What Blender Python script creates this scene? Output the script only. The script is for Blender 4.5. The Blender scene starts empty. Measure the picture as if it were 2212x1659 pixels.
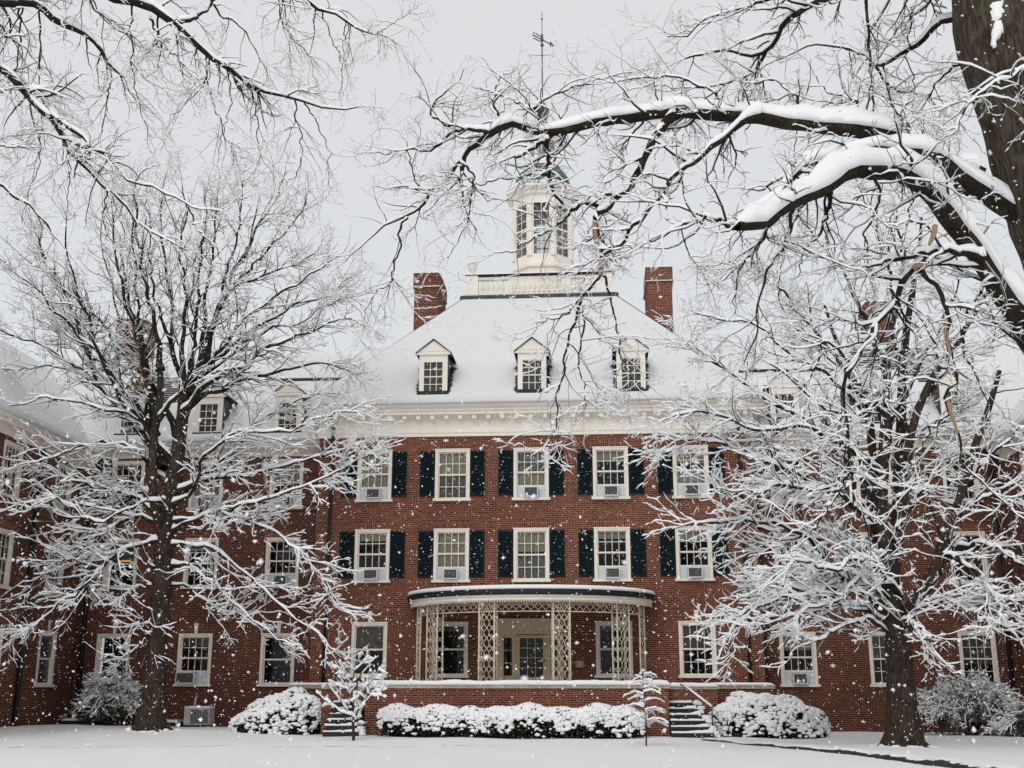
import bpy, bmesh, math, random
import numpy as np
from mathutils import Vector, Matrix
random.seed(7)
rng = np.random.default_rng(11)
R = math.radians
S = bpy.context.scene
COL = S.collection

# ------------------------------------------------------------------ camera
CAM = np.array([2.5821, -43.5809, 1.28])
YAW, PITCH, ROLL, FPX = -0.0759, 0.2600, 0.0012, 3450.0 / 3024 * 2212   # focal length in 2212-wide pixels
_fw = np.array([math.sin(YAW) * math.cos(PITCH), math.cos(YAW) * math.cos(PITCH), math.sin(PITCH)])
_r0 = np.array([math.cos(YAW), -math.sin(YAW), 0.0])
_u0 = np.cross(_r0, _fw)
_rt = math.cos(ROLL) * _r0 + math.sin(ROLL) * _u0
_up = -math.sin(ROLL) * _r0 + math.cos(ROLL) * _u0
cam = bpy.data.cameras.new("camera")
cam.lens = 36 * 3450 / 3024
cam.sensor_width = 36
cam.clip_start, cam.clip_end = 0.1, 2000
cam.dof.use_dof = True
cam.dof.focus_distance = 40
cam.dof.aperture_fstop = 6
camo = bpy.data.objects.new("camera", cam)
COL.objects.link(camo)
M4 = Matrix.Identity(4)
for i in range(3):
    M4[i][0], M4[i][1], M4[i][2], M4[i][3] = _rt[i], _up[i], -_fw[i], CAM[i]
camo.matrix_world = M4
S.camera = camo

def at(px, py, Y):
    """World point on the plane y = Y seen in the photograph at (px, py) of its 2212 wide version."""
    d = _fw + (px - 1106) / FPX * _rt - (py - 829.5) / FPX * _up
    return CAM + d * ((Y - CAM[1]) / d[1])

# ------------------------------------------------------------------ sky, sun, exposure
EL, AZ = R(44), R(196)
W = bpy.data.worlds.new("World")
S.world = W
W.use_nodes = True
nt = W.node_tree
nt.nodes.clear()
def wn(t, **k):
    n = nt.nodes.new(t)
    for a, v in k.items():
        setattr(n, a, v)
    return n
out = wn('ShaderNodeOutputWorld'); bg = wn('ShaderNodeBackground')
sky = wn('ShaderNodeTexSky', sky_type='NISHITA', sun_disc=False, sun_elevation=EL, sun_rotation=AZ)
tc = wn('ShaderNodeTexCoord'); sp = wn('ShaderNodeSeparateXYZ')
mr = wn('ShaderNodeMapRange', clamp=True)
mr.inputs['From Min'].default_value = 0.0; mr.inputs['From Max'].default_value = 1.0
ramp = wn('ShaderNodeValToRGB')                      # even overcast, dimmer overhead and near the horizon
e = ramp.color_ramp.elements
e[0].position = 0.0; e[0].color = (0.40, 0.405, 0.415, 1)
e[1].position = 1.0; e[1].color = (0.56, 0.56, 0.56, 1)
m0 = e.new(0.22); m0.color = (0.70, 0.712, 0.727, 1); m1 = e.new(0.60); m1.color = (0.70, 0.708, 0.718, 1)
sc = wn('ShaderNodeMixRGB', blend_type='MULTIPLY'); sc.inputs['Fac'].default_value = 1; sc.inputs['Color2'].default_value = (10.15, 10.15, 10.15, 1)
mix = wn('ShaderNodeMixRGB'); mix.inputs['Fac'].default_value = 0.94
L = nt.links.new
L(tc.outputs['Generated'], sp.inputs[0]); L(sp.outputs['Z'], mr.inputs['Value']); L(mr.outputs[0], ramp.inputs[0])
L(ramp.outputs[0], sc.inputs['Color1']); L(sky.outputs[0], mix.inputs['Color1']); L(sc.outputs[0], mix.inputs['Color2'])
L(mix.outputs[0], bg.inputs['Color']); bg.inputs['Strength'].default_value = 0.1
L(bg.outputs[0], out.inputs['Surface'])
sl = bpy.data.lights.new("sun", 'SUN'); sl.energy = 1.1; sl.angle = R(40); sl.color = (1, 0.97, 0.93)
so = bpy.data.objects.new("sun", sl); COL.objects.link(so)
_sd = Vector((math.sin(AZ) * math.cos(EL), math.cos(AZ) * math.cos(EL), math.sin(EL)))
so.rotation_euler = _sd.to_track_quat('Z', 'Y').to_euler()
S.view_settings.view_transform = 'Standard'
S.view_settings.look = 'None'
S.view_settings.exposure = 0.10
S.view_settings.gamma = 1
S.cycles.use_denoising = True
S.cycles.max_bounces = 6
S.cycles.transparent_max_bounces = 10

# ------------------------------------------------------------------ materials
class NT:
    def __init__(s, name):
        s.m = bpy.data.materials.new(name); s.m.use_nodes = True
        s.t = s.m.node_tree; s.b = s.t.nodes['Principled BSDF']; s.out = s.t.nodes['Material Output']
    def n(s, t, **k):
        o = s.t.nodes.new(t)
        for a, v in k.items():
            if a in o.inputs: o.inputs[a].default_value = v
            else: setattr(o, a, v)
        return o
    def l(s, a, b): s.t.links.new(a, b)
    def noise(s, scale, detail=4, vec=None, rough=.6):
        o = s.n('ShaderNodeTexNoise'); o.inputs['Scale'].default_value = scale; o.inputs['Detail'].default_value = detail
        o.inputs['Roughness'].default_value = rough
        if vec is None:
            g = s.n('ShaderNodeNewGeometry'); vec = g.outputs['Position']
        s.l(vec, o.inputs['Vector']); return o
    def ramp(s, src, stops):
        o = s.n('ShaderNodeValToRGB'); e = o.color_ramp.elements
        e[0].position, e[0].color = stops[0][0], (*stops[0][1], 1)
        e[1].position, e[1].color = stops[-1][0], (*stops[-1][1], 1)
        for p, c in stops[1:-1]:
            x = e.new(p); x.color = (*c, 1)
        s.l(src, o.inputs[0]); return o
    def bump(s, src, strength, dist):
        o = s.n('ShaderNodeBump'); o.inputs['Strength'].default_value = strength; o.inputs['Distance'].default_value = dist
        s.l(src, o.inputs['Height']); s.l(o.outputs[0], s.b.inputs['Normal']); return o

def plain(name, col, rough=.6, var=.12, scale=3.0, spec=.3, bump=0, bscale=30):
    k = NT(name); k.b.inputs['Roughness'].default_value = rough; k.b.inputs['Specular IOR Level'].default_value = spec
    n = k.noise(scale, 5)
    lo = tuple(c * (1 - var) for c in col); hi = tuple(min(1, c * (1 + var)) for c in col)
    r = k.ramp(n.outputs[0], [(.3, lo), (.7, hi)]); k.l(r.outputs[0], k.b.inputs['Base Color'])
    if bump: k.bump(k.noise(bscale, 4).outputs[0], bump, .02)
    return k.m

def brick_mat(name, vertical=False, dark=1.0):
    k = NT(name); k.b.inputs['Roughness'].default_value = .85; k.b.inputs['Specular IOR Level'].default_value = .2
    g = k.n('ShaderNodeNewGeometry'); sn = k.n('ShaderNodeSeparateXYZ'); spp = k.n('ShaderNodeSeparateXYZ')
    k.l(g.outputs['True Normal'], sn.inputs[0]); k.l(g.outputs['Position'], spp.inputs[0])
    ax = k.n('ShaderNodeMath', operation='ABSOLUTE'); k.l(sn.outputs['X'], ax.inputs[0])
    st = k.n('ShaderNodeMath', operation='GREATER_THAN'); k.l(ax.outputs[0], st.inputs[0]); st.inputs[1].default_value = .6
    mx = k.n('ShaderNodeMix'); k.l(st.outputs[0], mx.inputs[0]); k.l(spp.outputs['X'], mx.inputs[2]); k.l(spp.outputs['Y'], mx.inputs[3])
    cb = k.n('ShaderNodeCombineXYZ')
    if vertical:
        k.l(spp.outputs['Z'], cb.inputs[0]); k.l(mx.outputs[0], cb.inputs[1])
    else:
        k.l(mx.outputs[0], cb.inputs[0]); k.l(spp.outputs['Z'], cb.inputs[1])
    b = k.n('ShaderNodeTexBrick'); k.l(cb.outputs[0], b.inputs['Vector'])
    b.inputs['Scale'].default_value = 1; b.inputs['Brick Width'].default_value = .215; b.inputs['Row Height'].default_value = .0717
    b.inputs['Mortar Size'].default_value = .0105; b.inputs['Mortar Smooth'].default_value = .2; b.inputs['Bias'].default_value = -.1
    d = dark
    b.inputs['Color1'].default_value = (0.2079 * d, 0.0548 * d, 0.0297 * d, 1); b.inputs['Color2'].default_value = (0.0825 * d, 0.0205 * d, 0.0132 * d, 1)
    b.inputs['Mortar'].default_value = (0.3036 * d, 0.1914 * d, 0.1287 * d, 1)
    if vertical: b.offset = 0.0
    n1 = k.noise(.35, 5); n2 = k.noise(14, 3)
    r1 = k.ramp(n1.outputs[0], [(.3, (.72, .70, .70)), (.7, (1.12, 1.1, 1.08))])
    r2 = k.ramp(n2.outputs[0], [(.3, (.75, .75, .76)), (.7, (1.2, 1.2, 1.2))])
    m1 = k.n('ShaderNodeMixRGB', blend_type='MULTIPLY'); m1.inputs[0].default_value = 1
    m2 = k.n('ShaderNodeMixRGB', blend_type='MULTIPLY'); m2.inputs[0].default_value = .8
    k.l(b.outputs['Color'], m1.inputs[1]); k.l(r1.outputs[0], m1.inputs[2]); k.l(m1.outputs[0], m2.inputs[1]); k.l(r2.outputs[0], m2.inputs[2])
    k.l(m2.outputs[0], k.b.inputs['Base Color'])
    inv = k.n('ShaderNodeMath', operation='SUBTRACT'); inv.inputs[0].default_value = 1; k.l(b.outputs['Fac'], inv.inputs[1])
    k.bump(inv.outputs[0], .6, .01)
    return k.m

def bark_mat(name, c0, c1, scale=1.0, lichen=False):
    k = NT(name); k.b.inputs['Roughness'].default_value = .9; k.b.inputs['Specular IOR Level'].default_value = .15
    g = k.n('ShaderNodeNewGeometry')
    mp = k.n('ShaderNodeMapping'); mp.inputs['Scale'].default_value = (9 * scale, 9 * scale, 1.3 * scale); k.l(g.outputs['Position'], mp.inputs['Vector'])
    v = k.n('ShaderNodeTexVoronoi', feature='DISTANCE_TO_EDGE'); v.inputs['Scale'].default_value = 1.6
    n0 = k.noise(3 * scale, 6, mp.outputs[0])
    ad = k.n('ShaderNodeMixRGB', blend_type='ADD'); ad.inputs[0].default_value = .9
    k.l(mp.outputs[0], ad.inputs[1]); k.l(n0.outputs['Color'], ad.inputs[2]); k.l(ad.outputs[0], v.inputs['Vector'])
    n1 = k.noise(2.2, 6)
    r = k.ramp(n1.outputs[0], [(.3, c0), (.7, c1)])
    r2 = k.ramp(v.outputs['Distance'], [(.0, (.35, .33, .32)), (.22, (1.1, 1.1, 1.1))])
    m = k.n('ShaderNodeMixRGB', blend_type='MULTIPLY'); m.inputs[0].default_value = .9
    k.l(r.outputs[0], m.inputs[1]); k.l(r2.outputs[0], m.inputs[2])
    last = m.outputs[0]
    if lichen:
        n3 = k.noise(5, 5); r3 = k.ramp(n3.outputs[0], [(.56, (0, 0, 0)), (.66, (1, 1, 1))])
        m3 = k.n('ShaderNodeMixRGB'); k.l(r3.outputs[0], m3.inputs[0]); k.l(last, m3.inputs[1]); m3.inputs[2].default_value = (.085, .085, .05, 1)
        last = m3.outputs[0]
    k.l(last, k.b.inputs['Base Color'])
    k.bump(v.outputs['Distance'], .9, .05)
    return k.m

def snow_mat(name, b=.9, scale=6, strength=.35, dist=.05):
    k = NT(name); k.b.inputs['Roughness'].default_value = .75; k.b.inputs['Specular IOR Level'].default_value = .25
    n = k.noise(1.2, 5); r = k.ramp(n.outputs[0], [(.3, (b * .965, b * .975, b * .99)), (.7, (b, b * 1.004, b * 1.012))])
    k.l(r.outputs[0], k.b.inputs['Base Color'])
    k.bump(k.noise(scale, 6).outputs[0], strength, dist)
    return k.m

def glass_mat():
    k = NT("window_glass")
    tr = k.n('ShaderNodeBsdfTransparent'); tr.inputs[0].default_value = (.80, .82, .82, 1)
    gl = k.n('ShaderNodeBsdfGlossy'); gl.inputs['Roughness'].default_value = .04; gl.inputs['Color'].default_value = (.9, .93, .95, 1)
    fr = k.n('ShaderNodeFresnel'); fr.inputs['IOR'].default_value = 1.45
    mx = k.n('ShaderNodeMixShader'); k.l(fr.outputs[0], mx.inputs[0]); k.l(tr.outputs[0], mx.inputs[1]); k.l(gl.outputs[0], mx.inputs[2])
    k.l(mx.outputs[0], k.out.inputs['Surface'])
    return k.m

def stripes(name, c0, c1, period, axis='Z', rough=.6, spec=.3):
    """Horizontal (or vertical) slat pattern of a shingled or louvred surface."""
    k = NT(name); k.b.inputs['Roughness'].default_value = rough; k.b.inputs['Specular IOR Level'].default_value = spec
    g = k.n('ShaderNodeNewGeometry'); s2 = k.n('ShaderNodeSeparateXYZ'); k.l(g.outputs['Position'], s2.inputs[0])
    md = k.n('ShaderNodeMath', operation='PINGPONG'); k.l(s2.outputs[axis], md.inputs[0]); md.inputs[1].default_value = period / 2
    mu = k.n('ShaderNodeMath', operation='MULTIPLY'); k.l(md.outputs[0], mu.inputs[0]); mu.inputs[1].default_value = 2 / period
    n = k.noise(5, 4)
    ad = k.n('ShaderNodeMath', operation='MULTIPLY_ADD'); k.l(n.outputs[0], ad.inputs[0]); ad.inputs[1].default_value = .5; k.l(mu.outputs[0], ad.inputs[2])
    r = k.ramp(ad.outputs[0], [(.45, c0), (.95, c1)]); k.l(r.outputs[0], k.b.inputs['Base Color'])
    k.bump(mu.outputs[0], .5, .02)
    return k.m

MT = dict(
    brick=brick_mat("red_brick"), lintel=brick_mat("soldier_brick", True), brick2=brick_mat("chimney_brick", dark=.95), brickw=brick_mat("shaded_wing_brick", dark=.72),  # wing brick: slightly darker brick, with the wings' shade put into its colour too
    cream=plain("cream_paint", (.87, .81, .72), .5, .05, 1.2), frame=plain("cream_joinery", (.83, .765, .67), .45, .06, 2.5),
    stone=plain("cast_stone", (.42, .36, .29), .8, .2, 4, bump=.3), lattice=plain("cream_iron", (.68, .59, .46), .5, .08, 3),
    shutter=stripes("green_black_shutter", (.004, .010, .0125), (.008, .022, .027), .05, spec=.1),
    shingle=stripes("dark_shingle", (.012, .013, .016), (.045, .046, .055), .11),
    flash=plain("black_flashing", (.018, .019, .02), .5, .3, 6), copper=stripes("green_copper", (.03, .075, .062), (.10, .19, .16), .22),
    copperp=plain("dark_green_copper", (.045, .065, .062), .5, .4, 3), pipe=plain("dark_downpipe", (.02, .018, .017), .5, .2, 4),
    bark=bark_mat("brown_bark", (.044, .033, .024), (.092, .070, .052)), bark_near=bark_mat("ridged_bark", (.060, .046, .033), (.125, .098, .072), .9, True),
    limb=bark_mat("limb_bark", (.032, .024, .018), (.078, .060, .045), 2.2, True), twig=plain("dark_twig", (.016, .012, .010), .8, .3, 4), peeled=plain("peeled_wood", (.34, .22, .13), .7, .2, 9, bump=.4),
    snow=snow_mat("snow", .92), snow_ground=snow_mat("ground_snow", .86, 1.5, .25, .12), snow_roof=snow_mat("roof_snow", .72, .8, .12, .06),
    glass=glass_mat(), pglass=plain("sky_grey_glass", (.16, .165, .17), .08, .2, 1, spec=.6), dglass=plain("dark_glass", (.035, .036, .036), .08, .2, 1, spec=.6), room=plain("room_interior", (.10, .09, .08), .9, .3, .5),  # pglass: grey of the upper lantern panes stands in for reflected sky
    blind_tan=plain("tan_blind", (.52, .45, .32), .8, .06, 6), blind_dark=plain("dark_tan_blind", (.20, .17, .125), .8, .1, 6),
    blind_grey=plain("grey_screen", (.23, .235, .225), .8, .1, 8), curtain=plain("pale_curtain", (.55, .55, .54), .9, .15, 12), blind_brown=plain("brown_blind", (.16, .085, .04), .8, .15, 4),
    wood=plain("tan_door_paint", (.66, .51, .33), .5, .08, 3), ac=plain("ac_white", (.66, .65, .62), .5, .06, 4), grille=stripes("ac_grille", (.035, .037, .037), (.11, .115, .115), .035),
    filler=plain("white_filler_panel", (.60, .63, .67), .4, .08, 5), sign=plain("plaque_metal", (.36, .24, .22), .5, .15, 20), vane=plain("weathered_bronze", (.10, .115, .125), .5, .3, 12),
    leaf=plain("evergreen_leaf", (.022, .028, .014), .6, .5, 9), leaf2=plain("brown_twiggy_leaf", (.05, .042, .03), .8, .4, 9), asphalt=plain("wet_asphalt", (.030, .028, .028), .5, .4, 5, bump=.5),
    flake=plain("snowflake", (.92, .93, .95), .8, .02, 1), nest=plain("dead_leaves", (.16, .095, .035), .9, .4, 14), metal=plain("grey_condenser_case", (.50, .50, .49), .5, .08, 4), joint=plain("dark_fascia", (.016, .017, .018), .5, .3, 5))
_lit = NT("lit_lamp_shade"); _lit.b.inputs['Base Color'].default_value = (.6, .3, .08, 1); _lit.b.inputs['Emission Color'].default_value = (1, .50, .14, 1); _lit.b.inputs['Emission Strength'].default_value = .7
MT['lit'] = _lit.m

# ------------------------------------------------------------------ mesh helpers
class MB:
    def __init__(s): s.v = []; s.f = []; s.sm = []
    def face(s, pts, smooth=False):
        n = len(s.v); s.v += [tuple(p) for p in pts]; s.f.append(tuple(range(n, n + len(pts)))); s.sm.append(smooth); return s
    def box(s, x0, x1, y0, y1, z0, z1):
        n = len(s.v)
        s.v += [(x, y, z) for z in (z0, z1) for y in (y0, y1) for x in (x0, x1)]
        for q in ((0, 2, 3, 1), (4, 5, 7, 6), (0, 1, 5, 4), (2, 6, 7, 3), (0, 4, 6, 2), (1, 3, 7, 5)):
            s.f.append(tuple(n + i for i in q)); s.sm.append(False)
        return s
    def rings(s, rs, close=True, cap=True, smooth=True):
        n = len(s.v); k = len(rs[0])
        for r in rs: s.v += [tuple(p) for p in r]
        for i in range(len(rs) - 1):
            for j in range(k if close else k - 1):
                a, b = n + i * k + j, n + i * k + (j + 1) % k
                s.f.append((a, b, b + k, a + k)); s.sm.append(smooth)
        if cap and close:
            s.f.append(tuple(n + j for j in range(k))[::-1]); s.sm.append(False)
            s.f.append(tuple(n + (len(rs) - 1) * k + j for j in range(k))); s.sm.append(False)
        return s
    def prism(s, poly, y0, y1):
        """Polygon in x, z pushed from y0 to y1."""
        return s.rings([[(x, y0, z) for x, z in poly], [(x, y1, z) for x, z in poly]], smooth=False)
    def lathe(s, cx, cy, prof, k=12, a0=0.0, smooth=True):
        return s.rings([[(cx + r * math.cos(a0 + 2 * math.pi * j / k), cy + r * math.sin(a0 + 2 * math.pi * j / k), z) for j in range(k)] for r, z in prof], smooth=smooth)
    def tube(s, pts, rad, k=6):
        pts = [Vector(p) for p in pts]; rs = []
        for i, p in enumerate(pts):
            t = (pts[min(i + 1, len(pts) - 1)] - pts[max(i - 1, 0)]).normalized()
            ref = Vector((0, 0, 1)) if abs(t.z) < .9 else Vector((1, 0, 0))
            a = t.cross(ref).normalized(); b = a.cross(t)
            r = rad[i] if hasattr(rad, '__len__') else rad
            rs.append([p + (a * math.cos(2 * math.pi * j / k) + b * math.sin(2 * math.pi * j / k)) * r for j in range(k)])
        return s.rings(rs)
    def bar(s, p, q, w):
        return s.tube([p, q], w / 2 * 1.2, 4)
    def mesh(s, name, mat):
        me = bpy.data.meshes.new(name); me.from_pydata(s.v, [], s.f); me.polygons.foreach_set('use_smooth', s.sm)
        for m in (mat if isinstance(mat, (list, tuple)) else [mat]): me.materials.append(m)
        me.update(); return me
    def build(s, name, mat, parent=None, **k):
        return put(name, s.mesh(name, mat), parent, **k)

def put(name, data, parent=None, loc=None, rz=None):
    o = bpy.data.objects.new(name, data); COL.objects.link(o)
    if parent is not None: o.parent = parent
    if loc is not None: o.location = loc
    if rz is not None: o.rotation_euler = (0, 0, rz)
    return o
def tag(o, label=None, cat=None, group=None, kind=None):
    for k, v in (('label', label), ('category', cat), ('group', group), ('kind', kind)):
        if v: o[k] = v
    return o
def thing(name, label, cat, loc=(0, 0, 0), rz=0, group=None):
    return tag(put(name, None, None, loc, rz), label, cat, group)
def np_mesh(name, V, F, mats, smooth=True):
    """Mesh from arrays: V (n,3), F (m,4) quads."""
    me = bpy.data.meshes.new(name); m = len(F); k = F.shape[1]
    me.vertices.add(len(V)); me.vertices.foreach_set('co', V.astype(np.float32).ravel())
    me.loops.add(m * k); me.loops.foreach_set('vertex_index', F.astype(np.int32).ravel())
    me.polygons.add(m); me.polygons.foreach_set('loop_start', np.arange(0, m * k, k, dtype=np.int32))
    me.polygons.foreach_set('use_smooth', np.full(m, smooth))
    for x in (mats if isinstance(mats, (list, tuple)) else [mats]): me.materials.append(x)
    me.update(calc_edges=True); return me

_ib = bpy.data.meshes.new('t'); 
_bm = bmesh.new(); bmesh.ops.create_icosphere(_bm, subdivisions=2, radius=1); _bm.to_mesh(_ib); _bm.free()
IV = np.array([v.co[:] for v in _ib.vertices]); IF = np.array([p.vertices[:] for p in _ib.polygons]); bpy.data.meshes.remove(_ib)
def lumps(C, rad, r, squash=.7, noise=.22):
    N = len(C); n = len(IV); s = rad[:, None] * np.stack([r.uniform(.8, 1.35, N), r.uniform(.8, 1.35, N), np.full(N, squash) * r.uniform(.8, 1.2, N)], 1)
    ph = r.uniform(0, 6.28, (N, 3)); wv = np.sin(IV[None, :, 0] * 3.1 + ph[:, :1]) * np.sin(IV[None, :, 1] * 3.3 + ph[:, 1:2]) + .7 * np.sin(IV[None, :, 2] * 4.4 + ph[:, 2:])
    V_ = C[:, None] + IV[None] * s[:, None] * (1 + noise * wv[..., None])
    return V_.reshape(-1, 3), (IF[None] + (np.arange(N) * n)[:, None, None]).reshape(-1, 3)
# ------------------------------------------------------------------ ground
def gz(x, y):
    """Height of the lawn."""
    x = np.asarray(x, float); y = np.asarray(y, float)
    s = 1 / (1 + np.exp(np.clip((x + 9.5) / 1.3, -50, 50)))
    b = .22 * s * np.exp(-((y + 2.5) / 5.0) ** 2)
    return np.where(y < -4, (y + 4) * .0085, 0.0) + b + .02 * np.sin(x * .7 + 1) * np.cos(y * .5) + .012 * np.sin(x * 2.1 + y * 1.3)
gx = np.concatenate([np.linspace(-400, -30, 14), np.linspace(-28, 28, 160), np.linspace(30, 400, 14)])
gy = np.concatenate([np.linspace(-400, -50, 12), np.linspace(-48, 6, 150), np.linspace(8, 400, 14)])
GX, GY = np.meshgrid(gx, gy)
GZ = gz(GX, np.maximum(GY, -60))
V = np.stack([GX, GY, GZ], -1).reshape(-1, 3)
nx, ny = len(gx), len(gy)
I = (np.arange(ny - 1)[:, None] * nx + np.arange(nx - 1)[None]).ravel()
tag(put('snow_lawn', np_mesh('snow_lawn', V, np.stack([I, I + 1, I + nx + 1, I + nx], 1), MT['snow_ground'])), 'flat lawn under fresh unbroken snow in front of the building', 'lawn', kind='structure')

def ground_strip(name, pts, w, mat, label, cat, ragged=.35, gap=None, lift=.006):
    P = [np.array(p) for p in pts]; Q = []
    for a, b in zip(P[:-1], P[1:]):
        n = max(2, int(np.linalg.norm(b - a) / .12))
        Q += [a + (b - a) * t for t in np.linspace(0, 1, n, endpoint=False)]
    Q.append(P[-1]); m = MB(); prev = None
    nA = np.convolve(rng.normal(size=len(Q) + 8), np.ones(5) / 5, 'same')
    for i, q in enumerate(Q):
        t = Q[min(i + 1, len(Q) - 1)] - Q[max(i - 1, 0)]; n = np.array([-t[1], t[0]]); n /= np.linalg.norm(n)
        ww = max(.005, w[0] + (w[1] - w[0]) * i / len(Q)) * max(.08, 1 + ragged * 2 * nA[i])
        off = n * w[1] * ragged * nA[i + 4]
        a, b = q + n * ww / 2 + off, q - n * ww / 2 + off
        cur = [(*a, float(gz(*a)) + lift), (*b, float(gz(*b)) + lift)]
        if prev and not (gap and nA[i + 2] > gap): m.face([prev[0], prev[1], cur[1], cur[0]])
        prev = cur
    return tag(m.build(name, mat), label, cat, kind='structure')
def bank(name, pts, hs, mat, label, cat):
    P = [np.array(p, float) for p in pts]; Q = []
    for a, c in zip(P[:-1], P[1:]):
        n = max(2, int(np.linalg.norm(c - a) / .10)); Q += [a + (c - a) * t for t in np.linspace(0, 1, n, endpoint=False)]
    n = len(Q); k1 = np.convolve(rng.normal(size=n + 20), np.ones(9) / 3, 'same'); k2 = np.convolve(rng.normal(size=n + 20), np.ones(3) / 1.7, 'same'); A, B = [], []
    for i, q in enumerate(Q):
        t = Q[min(i + 1, n - 1)] - Q[max(i - 1, 0)]; nr = np.array([-t[1], t[0]]) / np.linalg.norm(t); nr = nr if nr[0] > 0 else -nr
        h = (hs[0] + (hs[1] - hs[0]) * i / n) * max(.15, 1 + .35 * k1[i + 5]); f = q + nr * .05 * k1[i] + nr * .02 * k2[i]; g0 = float(gz(*f))
        A.append([(*(f - nr * .03), g0 - .03), (*f, g0 + h * .8), (*(f + nr * .10), g0 + h)])
        B.append([(*(f + nr * (.03 + .05 * abs(k2[i]))), g0 + h * .86 + .005), (*(f + nr * .13), g0 + h + .035), (*(f + nr * .5), g0 + h * .8 + .03), (*(f + nr * 1.5), g0 + h * .25 + .01), (*(f + nr * 2.2), g0 - .03)])
    o = MB().rings(A, close=False).build(name, mat); MB().rings(B, close=False).build('bank_snow', MT['snow_ground'], o)
    return tag(o, label, cat, kind='structure')
bank('path_edge', [(5.4, -7.4), (6.4, -9.3), (7.6, -12.0), (8.7, -15.0), (9.4, -18.0), (10.2, -22.0), (11.0, -27)], (.03, .13), MT['asphalt'], 'dark wet raised edge of a path showing through the snow', 'path')
ground_strip('path', [(-14.5, -12.5), (-10, -12.0), (-6, -11.4), (-3, -11.0), (.5, -10.8)], (.05, .05), MT['asphalt'], 'thin broken line of bare path edge in the left lawn', 'path', .6, .25)

# ------------------------------------------------------------------ walls and windows
def wall(parent, name, O, u, n, U0, U1, Z0, Z1, holes, mat, depth=.14):
    """Upright brick wall with window openings; O origin, u direction along it, n outward normal."""
    O, u, n = Vector(O), Vector(u), Vector(n); m = MB()
    P = lambda a, z, d=0: O + u * a + Vector((0, 0, z)) - n * d
    us = sorted({U0, U1, *[h[0] for h in holes], *[h[1] for h in holes]}); zs = sorted({Z0, Z1, *[h[2] for h in holes], *[h[3] for h in holes]})
    for a, b in zip(us[:-1], us[1:]):
        for c, d in zip(zs[:-1], zs[1:]):
            if any(h[0] <= (a + b) / 2 <= h[1] and h[2] <= (c + d) / 2 <= h[3] for h in holes): continue
            m.face([P(a, c), P(b, c), P(b, d), P(a, d)])
    for a, b, c, d in holes:
        m.face([P(a, c), P(a, d), P(a, d, depth), P(a, c, depth)]); m.face([P(b, c), P(b, c, depth), P(b, d, depth), P(b, d)])
        m.face([P(a, c), P(a, c, depth), P(b, c, depth), P(b, c)]); m.face([P(a, d), P(b, d), P(b, d, depth), P(a, d, depth)])
    return m.build(name, mat, parent)

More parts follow.
